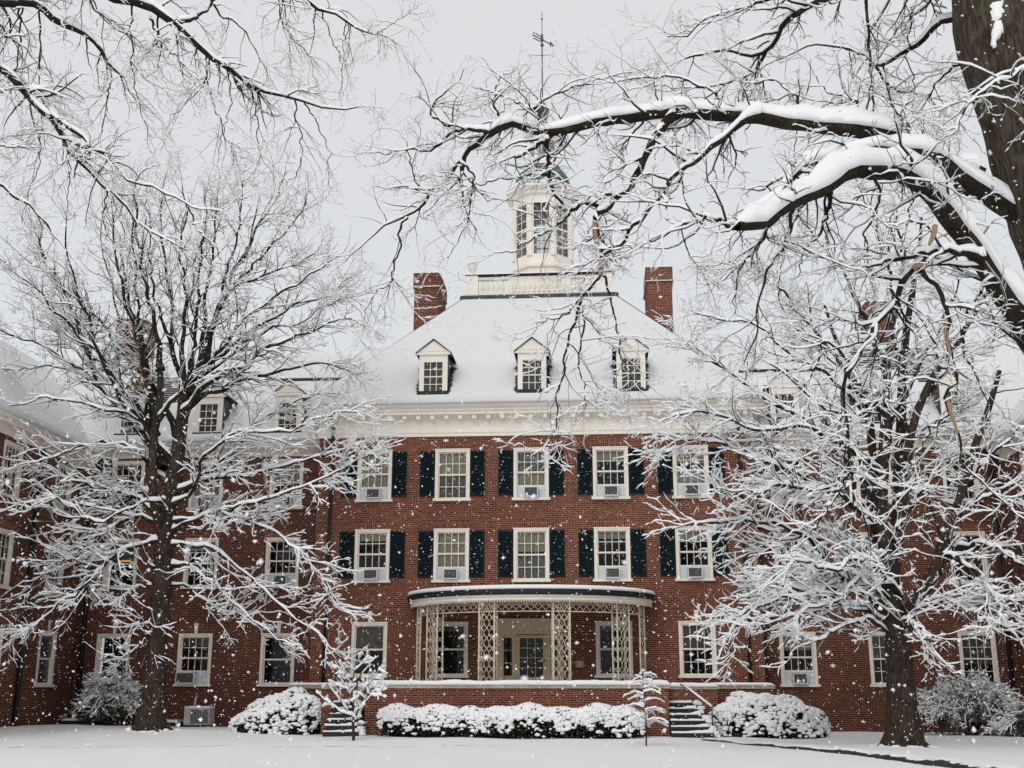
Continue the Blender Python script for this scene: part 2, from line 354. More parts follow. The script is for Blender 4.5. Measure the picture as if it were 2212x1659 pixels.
_cache = {}
def cached(key, fn):
    if key not in _cache: _cache[key] = fn()
    return _cache[key]
WW = 1.33
def window(parent, loc, rz, h=2.0, w=WW, grid=True, ac=False, top=None, low=None, half=None, acx=0.0, shut=False, lit=False, key=False, lintel=True):
    """Sash window as a part of its building: casing with sill, sashes with panes, blinds."""
    j = .115; z0 = .10; z1 = h - j; mid = z0 + (z1 - z0) * .5 + (.06 if ac else 0); iw = w / 2 - j
    def casing():
        m = MB()
        m.box(-w / 2, -w / 2 + j, -.035, .07, z0, h); m.box(w / 2 - j, w / 2, -.035, .07, z0, h); m.box(-w / 2 + j, w / 2 - j, -.035, .07, h - j, h)
        m.box(-w / 2 - .02, w / 2 + .02, -.052, -.0355, h - .035, h + .01)
        m.box(-w / 2 - .06, w / 2 + .06, -.11, .07, 0, z0 - .002)
        return m.mesh('window', MT['frame'])
    win = put('window', cached(('c', w, h), casing), parent, loc, rz)
    def sash(a, b, yy, rows, cols):
        m = MB(); f = .045
        m.box(-iw, -iw + f, yy, yy + .035, a, b); m.box(iw - f, iw, yy, yy + .035, a, b); m.box(-iw + f, iw - f, yy, yy + .035, a, a + f * 1.2); m.box(-iw + f, iw - f, yy, yy + .035, b - f, b)
        if grid:
            for i in range(1, cols):
                x = -iw + f + (2 * iw - 2 * f) * i / cols; m.box(x - .012, x + .012, yy + .006, yy + .03, a + f * 1.2, b - f)
            for i in range(1, rows):
                z = a + (b - a) * i / rows
                xs = [-iw + f + (2 * iw - 2 * f) * t / cols for t in range(cols + 1)]
                for p, q in zip(xs[:-1], xs[1:]): m.box(p + .012, q - .012, yy + .007, yy + .029, z - .012, z + .012)
        return m.mesh('sash', MT['frame'])
    def pane(a, b, yy):
        return MB().face([(-iw + .03, yy, a), (iw - .03, yy, a), (iw - .03, yy, b), (-iw + .03, yy, b)]).mesh('pane', MT['glass'])
    def blind(a, b, mt, yy, x0=-1, x1=1):
        return MB().face([(iw * x0 * .97, yy, a), (iw * x1 * .97, yy, a), (iw * x1 * .97, yy, b), (iw * x0 * .97, yy, b)]).mesh('blind', MT[mt])
    put('sash', cached(('su', w, h, grid, ac), lambda: sash(mid, z1, .035, 2, 4)), win)
    put('pane', cached(('pu', w, h, ac), lambda: pane(mid, z1, .055)), win)
    if ac:
        a0 = z0 + .44
        put('sash', cached(('sl', w, h, 'ac'), lambda: sash(a0, mid + .03, .0705, 1, 4)), win)
        put('pane', cached(('pl', w, h, 'ac'), lambda: pane(a0, mid, .092)), win)
        m = MB(); aw = .27
        if acx - aw > -iw + .02: m.box(-iw, acx - aw, .05, .09, z0, a0 - .003)
        if acx + aw < iw - .02: m.box(acx + aw, iw, .05, .09, z0, a0 - .003)
        m.box(acx - aw + .001, acx + aw - .001, .05, .09, z0 + .40, a0 - .003)
        m.build('filler_panel', MT['filler'], win)
    else:
        put('sash', cached(('sl', w, h, grid), lambda: sash(z0, mid + .03, .0705, 2, 4)), win)
        put('pane', cached(('pl', w, h), lambda: pane(z0, mid, .092)), win)
    if top: put('blind', blind(z1 - (z1 - z0) * (half or .5), z1 + .02, top, .16), win)
    if low: put('blind', blind(z0 + (.44 if ac else 0), mid + .02, low, .18), win)
    if lit:
        put('lamp_shade', blind(mid + .12, mid + .36, 'lit', .2, -.25, .6), win)
    M = Matrix.Translation(loc) @ Matrix.Rotation(rz, 4, 'Z')
    if shut:
        def sh():
            m = MB(); a, b = .19, h - .08
            m.box(-.22, .22, -.0095, -.004, a, b)
            m.box(-.28, -.22, -.05, -.004, a, b); m.box(.22, .28, -.05, -.004, a, b)
            for q in (a, (a + b) / 2 - .04, b - .08): m.box(-.22, .22, -.05, -.004, q, q + .08)
            z = a + .10
            while z < b - .10:
                if abs(z - (a + b) / 2) > .06: m.rings([[(-.22, -.042, z), (.22, -.042, z), (.22, -.012, z + .04), (-.22, -.012, z + .04)], [(-.22, -.036, z - .004), (.22, -.036, z - .004), (.22, -.006, z + .036), (-.22, -.006, z + .036)]], smooth=False)
                z += .05
            return m.mesh('shutter', MT['shutter'])
        for s in (-1, 1):
            put('shutter', cached(('sh', h), sh), parent, M @ Vector((s * (w / 2 + .30), 0, 0)), rz)
    if lintel:
        def lt():
            m = MB(); hh = .30; m.prism([(-w / 2 - .03, h + .012), (w / 2 + .03, h + .012), (w / 2 + .16, h + hh), (-w / 2 - .16, h + hh)], -.006, .02); return m.mesh('lintel', MT['lintel'])
        put('lintel', cached(('lt', w, h), lt), parent, loc, rz)
    if key:
        put('keystone', cached(('ks', w, h), lambda: MB().prism([(-.055, h + .013), (.055, h + .013), (.085, h + .40), (-.085, h + .40)], -.03, .01).mesh('keystone', MT['frame'])), parent, loc, rz)
    return win
def hole(c, z, h=2.0, w=WW): return (c - w / 2 + .05, c + w / 2 - .05, z + .05, z + h - .05)

def ac_unit(loc, rz, label, big=False):
    t = thing('window_air_conditioner', label, 'air conditioner', loc, rz, 'window air conditioners')
    w, h = (.36, .42) if big else (.265, .385)
    def case():
        m = MB(); f = .035
        m.box(-w, w, -.22, .10, 0, h * .02 + .0); m.box(-w, w, -.22, .10, h - f, h); m.box(-w, -w + f, -.22, .10, .008, h - f); m.box(w - f, w, -.22, .10, .008, h - f)
        m.box(-w + f, w - f, -.22, -.19, .008, .008 + f); return m.mesh('case', MT['ac'])
    put('case', cached(('acc', big), case), t)
    put('grille', cached(('acg', big), lambda: MB().box(-w + .036, w - .036, -.205, .06, .0435, h - .036).mesh('grille', MT['grille'])), t)
    return t

# ------------------------------------------------------------------ main block
bx0, bx1 = -8.2, 8.36
main = thing('brick_building', 'tall central brick block with hipped snowy roof, cream cornice, cupola and dark shutters', 'building')
cols = [-6.0, -3.0, 0.0, 3.0, 6.0]
rows = {3: (8.36, 2.01), 2: (5.31, 2.0), 1: (1.87, 2.0)}
holes = []
for c in cols:
    holes.append(hole(c, 8.36)); holes.append(hole(c, 5.31))
    if c: holes.append(hole(c, 1.87))
holes.append((-1.02, .92, 1.62, 3.42))
wall(main, 'wall', (0, 0, 0), (1, 0, 0), (0, -1, 0), bx0, bx1, -.3, 10.9, holes, MT['brick'])
wall(main, 'wall', (bx0, 0, 0), (0, 1, 0), (-1, 0, 0), 0, 16, -.3, 10.9, [], MT['brick'])
wall(main, 'wall', (bx1, 0, 0), (0, 1, 0), (1, 0, 0), 0, 16, -.3, 10.9, [], MT['brick'])
wall(main, 'wall', (0, 16, 0), (1, 0, 0), (0, 1, 0), bx0, bx1, -.3, 10.9, [], MT['brick'])
MB().box(bx0 + .2, bx1 - .2, 2.6, 2.75, 0, 11.0).build('interior_wall', MT['room'], main)
m = MB()
for z in (.9, 4.6, 7.7, 11.0): m.box(bx0 + .2, bx1 - .2, .16, 2.6, z, z + .15)
for x in (-4.5, -1.5, 1.5, 4.5): m.box(x - .06, x + .06, .16, 2.6, 1.05, 11.0)
m.build('interior_floor', MT['room'], main)
spec3 = [dict(ac=True, top='blind_tan', half=.42, low='blind_tan'), dict(top='blind_tan', low='blind_dark'), dict(ac=True, top='blind_grey', low='blind_tan', half=.42), dict(ac=True, top='blind_tan', half=.22), dict(ac=True, top='blind_tan', low='curtain', half=.3)]
spec2 = [dict(ac=True, top='blind_tan', half=.17), dict(ac=True, top='blind_tan', half=.45, low='blind_tan'), dict(top='blind_tan', half=.42, low='blind_grey'), dict(ac=True, top='blind_tan', half=.16), dict(ac=True, top='curtain', half=.2)]
for c, k in zip(cols, spec3): window(main, (c, 0, 8.36), 0, 2.01, shut=True, **k)
for c, k in zip(cols, spec2): window(main, (c, 0, 5.31), 0, shut=True, **k)
for c in cols:
    if c: window(main, (c, 0, 1.87), 0, grid=(c == 6.0), top='blind_dark', half=.5 if abs(c) == 6 else .12, key=abs(c) == 6, lintel=True)
pos = ['leftmost', 'second from left', 'middle', 'second from right', 'rightmost']
for c, k, p in zip(cols, spec3, pos):
    if k.get('ac'): ac_unit((c, -.02, 8.465), 0, f'window air conditioner in {p} shuttered window of the top row')
for c, k, p in zip(cols, spec2, pos):
    if k.get('ac'): ac_unit((c, -.02, 5.415), 0, f'window air conditioner in {p} shuttered window of the row above the porch')

def band(parent, name, x0, x1, y1, prof, mat, closed_back=True, y0=0.0):
    """Moulding along the front and both sides; prof = outline of (projection, z)."""
    rs = []
    for d, z in prof:
        rs.append([(x0 - d, y1, z), (x0 - d, y0 - d, z), (x1 + d, y0 - d, z), (x1 + d, y1, z)])
    return MB().rings(rs, close=False, smooth=False).build(name, mat, parent)
band(main, 'frieze', bx0, bx1, 16, [(0, 10.86), (.05, 10.86), (.05, 10.98), (.075, 11.0), (.075, 11.10), (.03, 11.13), (.03, 11.62), (.06, 11.66)], MT['cream'])
band(main, 'cornice', bx0, bx1, 16, [(.06, 11.655), (.34, 11.665), (.35, 11.665), (.35, 11.78), (.40, 11.80), (.40, 11.86), (.52, 11.95), (.55, 12.0), (.55, 12.03), (0, 12.03)], MT['cream'])
m = MB(); x = bx0 + .1
while x < bx1:
    m.box(x - .085, x + .085, -.30, -.031, 11.50, 11.655); x += .54
m.build('modillion', MT['cream'], main)['kind'] = 'stuff'

ex0, ex1, ey0 = bx0 - .56, bx1 + .56, -.56
TAN, RUN = 1.09, 5.56
yb = 16.5
def frustum(m, d, dz, z0=12.03, run=RUN, lip=.0):
    a = [(ex0 - d, ey0 - d, z0 + dz - lip), (ex1 + d, ey0 - d, z0 + dz - lip), (ex1 + d, yb + d, z0 + dz - lip), (ex0 - d, yb + d, z0 + dz - lip)]
    b = [(ex0 + run, ey0 + run, z0 + run * TAN + dz), (ex1 - run, ey0 + run, z0 + run * TAN + dz), (ex1 - run, yb - run, z0 + run * TAN + dz), (ex0 + run, yb - run, z0 + run * TAN + dz)]
    return a, b
m = MB(); a, b = frustum(m, 0, 0); m.rings([a, b], smooth=False); m.build('roof', MT['shingle'], main)
def snow_roof(parent, quad, thick=.13, nu=60, nv=14, mat=None, seed=0, lip=.14):
    """Blanket of snow on a sloping roof plane: quad = eave left, eave right, top right, top left."""
    r2 = np.random.default_rng(seed); q = [np.array(p, float) for p in quad]
    n = np.cross(q[1] - q[0], q[3] - q[0]); n /= np.linalg.norm(n)
    if n[2] < 0: n = -n
    u = np.linspace(0, 1, nu); v = np.linspace(0, 1, nv); U_, V_ = np.meshgrid(u, v)
    P = (q[0] + (q[1] - q[0]) * U_[..., None]) * (1 - V_[..., None]) + (q[3] + (q[2] - q[3]) * U_[..., None]) * V_[..., None]
    nz = np.zeros((nv, nu))
    for f in (2, 5, 11): nz += np.sin(U_ * f * 6.1 + r2.uniform(0, 6)) * np.cos(V_ * f * 2.3 + r2.uniform(0, 6)) / f
    T = thick * (1 + .12 * nz)
    Q = P + n * T[..., None]
    low = P[0] + np.array([0, 0, -.01]); bulge = P[0] + n * thick * .45; d = (q[0] - q[3]); d /= np.linalg.norm(d); bulge = bulge + d * thick * .35
    ringv = np.concatenate([low[None], bulge[None], Q], 0); A = ringv.shape[0]
    I = (np.arange(A - 1)[:, None] * nu + np.arange(nu - 1)[None]).ravel()
    return put('roof_snow', np_mesh('roof_snow', ringv.reshape(-1, 3), np.stack([I, I + 1, I + nu + 1, I + nu], 1), mat or MT['snow_roof']), parent)
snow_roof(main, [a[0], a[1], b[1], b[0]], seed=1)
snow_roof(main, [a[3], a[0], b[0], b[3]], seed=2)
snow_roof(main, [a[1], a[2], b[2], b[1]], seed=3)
zt = 12.03 + RUN * TAN
dx0, dx1, dy0, dy1 = ex0 + RUN, ex1 - RUN, ey0 + RUN, yb - RUN
band(main, 'roof_deck', dx0, dx1, dy1, [(-.1, zt - .16), (.16, zt - .12), (.20, zt - .02), (.20, zt + .13), (.10, zt + .2), (-1.0, zt + .2)], MT['copperp'], y0=dy0)
MB().box(dx0 + .02, dx1 - .02, dy0 + .1, dy1 - .1, zt + .10, zt + .27).build('roof_deck', MT['snow_roof'], main)

# balustrade round the deck
bal = put('balustrade', None, main); zb = zt + .26; zr = zt + 1.10
m = MB()
def rail(m, p, q, z0, z1, w):
    (xa, ya), (xb, yb2) = p, q
    if abs(ya - yb2) < 1e-6: m.box(min(xa, xb), max(xa, xb), ya - w / 2, ya + w / 2, z0, z1)
    else: m.box(xa - w / 2, xa + w / 2, min(ya, yb2), max(ya, yb2), z0, z1)
px = [(dx0 + .3, dy0 + .2), (dx1 - .3, dy0 + .2), (dx1 - .3, dy1 - .3), (dx0 + .3, dy1 - .3)]
for x, y in px:
    pier = MB(); pier.box(x - .27, x + .27, y - .2, y + .2, zb - .1, zr + .06); pier.box(x - .31, x + .31, y - .24, y + .24, zb - .12, zb + .05); pier.build('pier', MT['cream'], bal)
bl = MB(); prof = [(.05, .0), (.075, .02), (.075, .06), (.05, .09), (.085, .2), (.095, .3), (.075, .42), (.045, .52), (.04, .58), (.06, .62), (.05, .66)]
cx = (dx0 + dx1) / 2
for i in range(4):
    (xa, ya), (xb, yb2) = px[i], px[(i + 1) % 4]; Ln = math.hypot(xb - xa, yb2 - ya); ux, uy = (xb - xa) / Ln, (yb2 - ya) / Ln
    rail(m, (xa + .27 * ux, ya + (.2 if uy else 0) * uy), (xb - .27 * ux, yb2 - (.2 if uy else 0) * uy), zb - .05, zb + .07, .24)
    rail(m, (xa + .27 * ux, ya + (.2 if uy else 0) * uy), (xb - .27 * ux, yb2 - (.2 if uy else 0) * uy), zr - .12, zr, .24)
    s = .45
    while s < Ln - .4:
        mid = abs(s - Ln / 2)
        if i not in (0, 2) or mid > 1.45: bl.lathe(xa + ux * s, ya + uy * s, [(r, zb + .07 + z * (zr - .12 - zb - .07) / .66) for r, z in prof], 8)
        s += .225
for y in (dy0 + .2, dy1 - .3):
    pn = MB(); pn.box(cx - 1.38, cx + 1.38, y - .1, y + .1, zb + .07, zr - .12)
    for k in range(-5, 6): pn.lathe(cx + k * .225, y - .1, [(r * .8, zb + .09 + z * (zr - .16 - zb - .09) / .66) for r, z in prof], 8)
    pn.build('panel', MT['cream'], bal)
m.build('rail', MT['cream'], bal); bl.build('baluster', MT['cream'], bal)['kind'] = 'stuff'
fl = MB(); fl.box(dx0 + .0, dx1 - .0, dy0 - .03, dy0 + .37, zr + .062, zr + .10); fl.build('rail_cap', MT['joint'], bal)
sn = MB(); sn.rings([[(dx0, y, z), (dx1, y, z)] for y, z in ((dy0 - .02, zr + .10), (dy0 + .02, zr + .16), (dy0 + .17, zr + .19), (dy0 + .33, zr + .16), (dy0 + .36, zr + .10))], close=False); sn.build('rail_snow', MT['snow'], bal)
up_ = [(.10, 0), (.15, .02), (.15, .06), (.07, .10), (.07, .16), (.17, .28), (.21, .45), (.20, .52), (.25, .54), (.25, .58), (.13, .62), (.14, .72), (.07, .78), (.06, .86), (.015, .92)]
for x, y in px: MB().lathe(x, y, [(r, zr + .10 + z) for r, z in up_], 12).build('urn', MT['cream'], bal)

# chimneys
for x0, x1 in ((-5.40, -4.32), (4.78, 5.86)):
    m = MB(); m.box(x0, x1, 4.6, 7.0, 14.0, 18.62); m.box(x0 - .045, x1 + .045, 4.555, 7.045, 18.62, 19.28)
    ch = m.build('chimney', MT['brick2'], main)
    s = MB(); s.rings([[(x0 - .02, y, z), (x1 + .02, y, z)] for y, z in ((4.58, 19.28), (4.62, 19.34), (5.2, 19.40), (6.9, 19.38), (7.03, 19.28))], close=False)
    s.rings([[(x0 - .047, y, z), (x1 + .047, y, z)] for y, z in ((4.552, 18.62), (4.50, 18.63), (4.552, 18.67))], close=False)
    s.rings([[(x, 4.56, z), (x, 7.04, z)] for x, z in ((x1 + .047, 18.62), (x1 + .09, 18.63), (x1 + .047, 18.67))], close=False)
    s.rings([[(x, 4.56, z), (x, 7.04, z)] for x, z in ((x0 - .047, 18.62), (x0 - .09, 18.63), (x0 - .047, 18.67))], close=False)
    s.build('chimney_snow', MT['snow'], ch)

def dormer(parent, cx, y0, zb, w=1.10, hw=1.62, hg=.56, back=2.4, slope=TAN, sx=.13):
    """Gabled dormer: front wall with window, cheeks, little roof with snow."""
    d = put('dormer', None, parent, (cx, y0, zb)); e = w / 2; ge = e + .13
    m = MB()
    m.box(-e, -.36, 0, .08, 0, hw); m.box(.36, e, 0, .08, 0, hw); m.box(-.36, .36, 0, .08, 0, .14); m.box(-.36, .36, 0, .08, 1.30, hw)
    m.prism([(-ge, hw), (ge, hw), (ge, hw + .05), (0, hw + hg), (-ge, hw + .05)], -.03, .08)
    m.prism([(-ge + .2, hw + .10), (ge - .2, hw + .10), (0, hw + hg - .14)], -.045, -.0305)
    m.box(-ge + .02, ge - .02, -.05, -.0302, hw - .03, hw + .05); m.box(-.44, -.36, -.025, -.001, .10, 1.36); m.box(.36, .44, -.025, -.001, .10, 1.36); m.box(-.36, .36, -.025, -.001, 1.30, 1.36); m.box(-.40, .40, -.04, -.001, .08, .139)
    m.build('dormer_front', MT['cream'], d)
    c = MB()
    for s in (-1, 1):
        c.face([(s * e, .08, .0), (s * e, hw / slope + .08, hw), (s * e, .08, hw)])
        c.rings([[(s * e, .0, -.1), (s * e, back * .62, hw * .98)], [(s * (e + .13), .0, -.06), (s * (e + .13), back * .62, hw * .98 + .03)]], close=False, smooth=False)
        c.face([(s * e, .0, -.1), (s * e, -.001, .18), (s * (e + .13), -.001, .0), (s * (e + .13), 0, -.12)])
    c.box(-e - .1, e + .1, -.05, .0, -.16, -.0005)
    c.build('dormer_cheek', MT['flash'], d)
    jag = MB(); rq = random.Random(int(cx * 100)); tk = sx * math.sqrt(1 + slope * slope) + .012
    for s in (-1, 1):                                   # bare ragged shingles beside the cheeks
        y = -.02; zz0 = lambda y: .0 + (y + .0) * slope + tk * .62
        while y < 1.15:
            wd = .10 + .10 * rq.random() + (.10 if y > 1.0 else 0)
            jag.face([(s * (e - .02), y, zz0(y)), (s * (e + wd * .55), y + .02, zz0(y) + .012), (s * (e + wd), y + .045, zz0(y) + .03), (s * (e + wd * .5), y + .085, zz0(y + .07) + .02), (s * (e - .02), y + .085, zz0(y + .085))]); y += .07
    jag.box(-e - .05, e + .05, -.055, -.0515, -.02, .135)
    jag.build('bare_shingle', MT['flash'], d)
    r = MB(); t = .035
    for s in (-1, 1):
        bk = (hw + hg) / slope; be = (hw + .05) / slope
        r.rings([[(s * (ge + .02), -.09, hw + .02), (0, -.09, hw + hg + .02), (0, bk, hw + hg + .02), (s * (ge + .02), be, hw + .02)], [(s * (ge + .02), -.09, hw + .02 + t), (0, -.09, hw + hg + .02 + t), (0, bk, hw + hg + .02 + t), (s * (ge + .02), be, hw + .02 + t)]], smooth=False)
    r.build('dormer_roof', MT['flash'], d)
    sn = MB()
    for s in (-1, 1):
        rs = []
        for y, q in ((-.07, .0), (-.06, .05), (.02, .085), (.6, .10), (1.6, .10), (2.4, .10)):
            bx = []
            for k in np.linspace(0, 1, 7):
                x = s * (ge + .02) * (1 - k); z = hw + .02 + t + hg * k + q * (1 if 0 < k else .3); bx.append((x, min(y, (z) / slope + .3), z))
            rs.append(bx)
        sn.rings(rs, close=False)
    sn.build('dormer_snow', MT['snow_roof'], d)
    MB().face([(-.36, .06, .14), (.36, .06, .14), (.36, .06, 1.30), (-.36, .06, 1.30)]).build('pane', MT['dglass'], d)
    g = MB(); g.box(-.36, .36, .02, .058, .70, .745)
    for x in (-.12, .12): g.box(x - .013, x + .013, .025, .057, .14, .70); g.box(x - .013, x + .013, .025, .057, .745, 1.30)
    for z in (.42, 1.02): g.box(-.36, .36, .03, .056, z - .013, z + .013)
    g.build('muntin', MT['frame'], d)
    return d
for c in (-3.77, .06, 3.86): dormer(main, c, -.30, 12.46, sx=.13)

# cupola
ccx, ccy = .1, 8.3
cup = put('cupola', None, main); A8 = math.pi / 8
def octp(r, z): return [(ccx + r * math.cos(A8 + j * math.pi / 4), ccy + r * math.sin(A8 + j * math.pi / 4), z) for j in range(8)]
m = MB()
m.rings([octp(1.56, 18.1), octp(1.56, 20.25), octp(1.66, 20.30), octp(1.66, 20.42), octp(1.50, 20.52), octp(1.47, 20.9), octp(1.40, 20.9)], cap=False, smooth=False)
m.rings([octp(1.47, 23.62), octp(1.47, 23.92), octp(1.60, 23.98), octp(1.62, 24.1), octp(1.84, 24.25), octp(1.84, 24.42), octp(1.50, 24.50), octp(1.2, 24.50)], cap=False, smooth=False)
m.rings([octp(1.2, 23.62), octp(1.47, 23.62)], cap=False, smooth=False)
for j in range(8):
    a = A8 + j * math.pi / 4; x, y = ccx + 1.42 * math.cos(a), ccy + 1.42 * math.sin(a)
    p = [(x + .155 * math.cos(a + k * math.pi / 3), y + .155 * math.sin(a + k * math.pi / 3)) for k in range(6)]
    m.rings([[(q[0], q[1], 20.88) for q in p], [(q[0], q[1], 23.64) for q in p]], smooth=False)
m.build('lantern', MT['cream'], cup)
apo = 1.44 * math.cos(A8); hwid = 1.44 * math.sin(A8) - .13
def cwin():
    g = MB(); z0, z1 = 20.9, 23.62
    g.box(-hwid, -hwid + .06, -.03, .03, z0, z1); g.box(hwid - .06, hwid, -.03, .03, z0, z1); g.box(-hwid + .06, hwid - .06, -.03, .03, z0, z0 + .08); g.box(-hwid + .06, hwid - .06, -.03, .03, z1 - .1, z1); g.box(-hwid + .06, hwid - .06, -.03, .03, 22.22, 22.30)
    for z in np.linspace(z0 + .08, z1 - .1, 7)[1:-1]:
        if abs(z - 22.26) > .1: g.box(-hwid + .06, hwid - .06, -.015, .015, z - .014, z + .014)
    g.box(-.014, .014, -.0155, .0155, z0 + .08, z1 - .1)
    return g.mesh('window', MT['cream'])
def cpane(): return MB().face([(-hwid, 0, 20.9), (hwid, 0, 20.9), (hwid, 0, 23.6), (-hwid, 0, 23.6)]).mesh('pane', MT['glass'])
for j in range(8):
    a = j * math.pi / 4
    put('window', cached('cwin', cwin), cup, (ccx + apo * math.cos(a), ccy + apo * math.sin(a), 0), a + math.pi / 2)
    put('pane', cached('cpane', cpane), cup, (ccx + (apo - .005) * math.cos(a), ccy + (apo - .005) * math.sin(a), 0), a + math.pi / 2)
MB().rings([octp(1.45, 20.8), octp(.01, 20.85)], cap=False, smooth=False).build('lantern_floor', MT['cream'], cup)
d = MB(); d.rings([octp(1.46, 24.5), octp(1.44, 24.75), octp(1.34, 25.1), octp(1.15, 25.45), octp(.92, 25.72), octp(.78, 25.85)], cap=False, smooth=False); d.build('dome', MT['copper'], cup)
d = MB(); d.rings([octp(1.86, 24.425), octp(1.85, 24.50), octp(1.6, 24.58), octp(1.46, 24.58)], cap=False, smooth=False); d.build('cornice_snow', MT['snow'], cup)
d = MB()
for z0, r0, z1, r1 in ((24.75, 1.45, 25.05, 1.37), (25.1, 1.355, 25.4, 1.19), (25.45, 1.17, 25.7, .96)):
    for j in (0, 1, 2, 3, 4, 7):
        aj = [A8 + j * math.pi / 4, A8 + (j + 1) * math.pi / 4]
        f = lambda a, r, z: (ccx + r * math.cos(a), ccy + r * math.sin(a), z)
        d.face([f(aj[0], r0 + .012, z0), f(aj[1], r0 + .012, z0 + .05), f(aj[1], r0 + .012 - .04, z0 + .16), f(aj[0], r0 + .012 - .04, z0 + .13)])
d.build('dome_snow', MT['snow'], cup)
m = MB(); m.rings([octp(.84, 25.8), octp(.84, 26.0), octp(.74, 26.05), octp(.74, 27.25), octp(.80, 27.3), octp(.96, 27.42), octp(.96, 27.55), octp(.7, 27.62)], smooth=False)
m.build('upper_lantern', MT['cream'], cup)
g = MB()
for j in range(8):
    a = j * math.pi / 4; r = .74 * math.cos(A8) + .004; t = Vector((-math.sin(a), math.cos(a), 0)); o = Vector((ccx + r * math.cos(a), ccy + r * math.sin(a), 0)); Z = Vector((0, 0, 1))
    for (u0, u1) in ((-.16, -.015), (.015, .16)):
        for (v0, v1) in ((26.25, 26.55), (26.58, 26.85), (26.88, 27.15)):
            g.face([o + t * u0 + Z * v0, o + t * u1 + Z * v0, o + t * u1 + Z * v1, o + t * u0 + Z * v1])
g.build('pane', MT['pglass'], cup)
m = MB(); m.lathe(ccx, ccy, [(.72, 27.6), (.68, 27.75), (.5, 28.05), (.30, 28.25), (.22, 28.4), (.24, 28.5), (.24, 28.6), (.32, 28.7), (.36, 28.9), (.30, 29.1), (.16, 29.25), (.08, 29.4), (.05, 29.6)], 12); m.build('dome', MT['copperp'], cup)
m = MB(); m.rings([octp(.98, 27.555), octp(.95, 27.62), octp(.62, 27.78)], cap=False, smooth=False); m.build('cornice_snow', MT['snow'], cup)

vx, vy = ccx + .02, ccy
vane = thing('weather_vane', 'dark metal weather vane with slanted arrow and letters on the cupola top', 'weather vane', (0, 0, 0))
m = MB(); m.tube([(vx, vy, 29.5), (vx, vy, 32.4)], .035, 6); m.tube([(vx, vy, 32.4), (vx, vy, 34.45)], .018, 5)
m.lathe(vx, vy, [(.01, 33.95), (.05, 34.0), (.05, 34.05), (.01, 34.1)], 8); m.lathe(vx, vy, [(.02, 32.44), (.085, 32.52), (.085, 32.62), (.02, 32.7)], 8); m.lathe(vx, vy, [(.04, 32.75), (.06, 32.8), (.06, 33.15), (.03, 33.2)], 8)
m.build('rod', MT['vane'], vane)
ar = MB(); p0, p1 = Vector((vx - .42, vy - .9, 32.62)), Vector((vx + .46, vy + 1.0, 33.15))
ar.tube([p0, p1], .032, 5); dv = (p1 - p0).normalized()
ar.rings([[p1 + Vector((0, 0, .16)) - dv * .25, p1 + dv * .28, p1 - Vector((0, 0, .16)) - dv * .25], [p1 + Vector((.02, 0, .16)) - dv * .25, p1 + dv * .28 + Vector((.02, 0, 0)), p1 + Vector((.02, 0, -.16)) - dv * .25]], smooth=False)
for s in (.16, -.16): ar.tube([p0 + dv * .1 + Vector((0, 0, s)), p0 + dv * .9 + Vector((0, 0, s * .9)), p0 + dv * 1.25], .028, 5)
ar.build('arrow', MT['vane'], vane)
ar = MB(); zc = 32.0
ar.tube([(vx - .42, vy, zc), (vx + .42, vy, zc)], .016, 5); ar.tube([(vx, vy - .42, zc), (vx, vy + .42, zc)], .016, 5); ar.build('compass_arm', MT['vane'], vane)
L_ = MB()
def stroke(x, pts): L_.tube([(x + a, vy, zc - .1 + b) for a, b in pts], .014, 4)
stroke(vx - .56, [(-.08, .2), (-.04, 0), (0, .15), (.04, 0), (.08, .2)])
stroke(vx + .50, [(.1, .2), (0, .2), (0, .0), (.1, .0)]); stroke(vx + .50, [(0, .1), (.08, .1)])
L_.build('compass_letter', MT['vane'], vane)

# down pipes on the block
for x in (-7.66, 7.82):
    m = MB(); m.tube([(x, -.10, .05), (x, -.10, 11.0), (x, -.12, 11.25), (x, -.3, 11.62)], .055, 8); m.box(x - .09, x + .09, -.17, -.035, 11.10, 11.30)
    for z in (2.5, 4.8, 7.2, 9.6): m.box(x - .085, x + .085, -.17, -.02, z, z + .06)
    m.build('downpipe_or_shade', MT['pipe'], main)

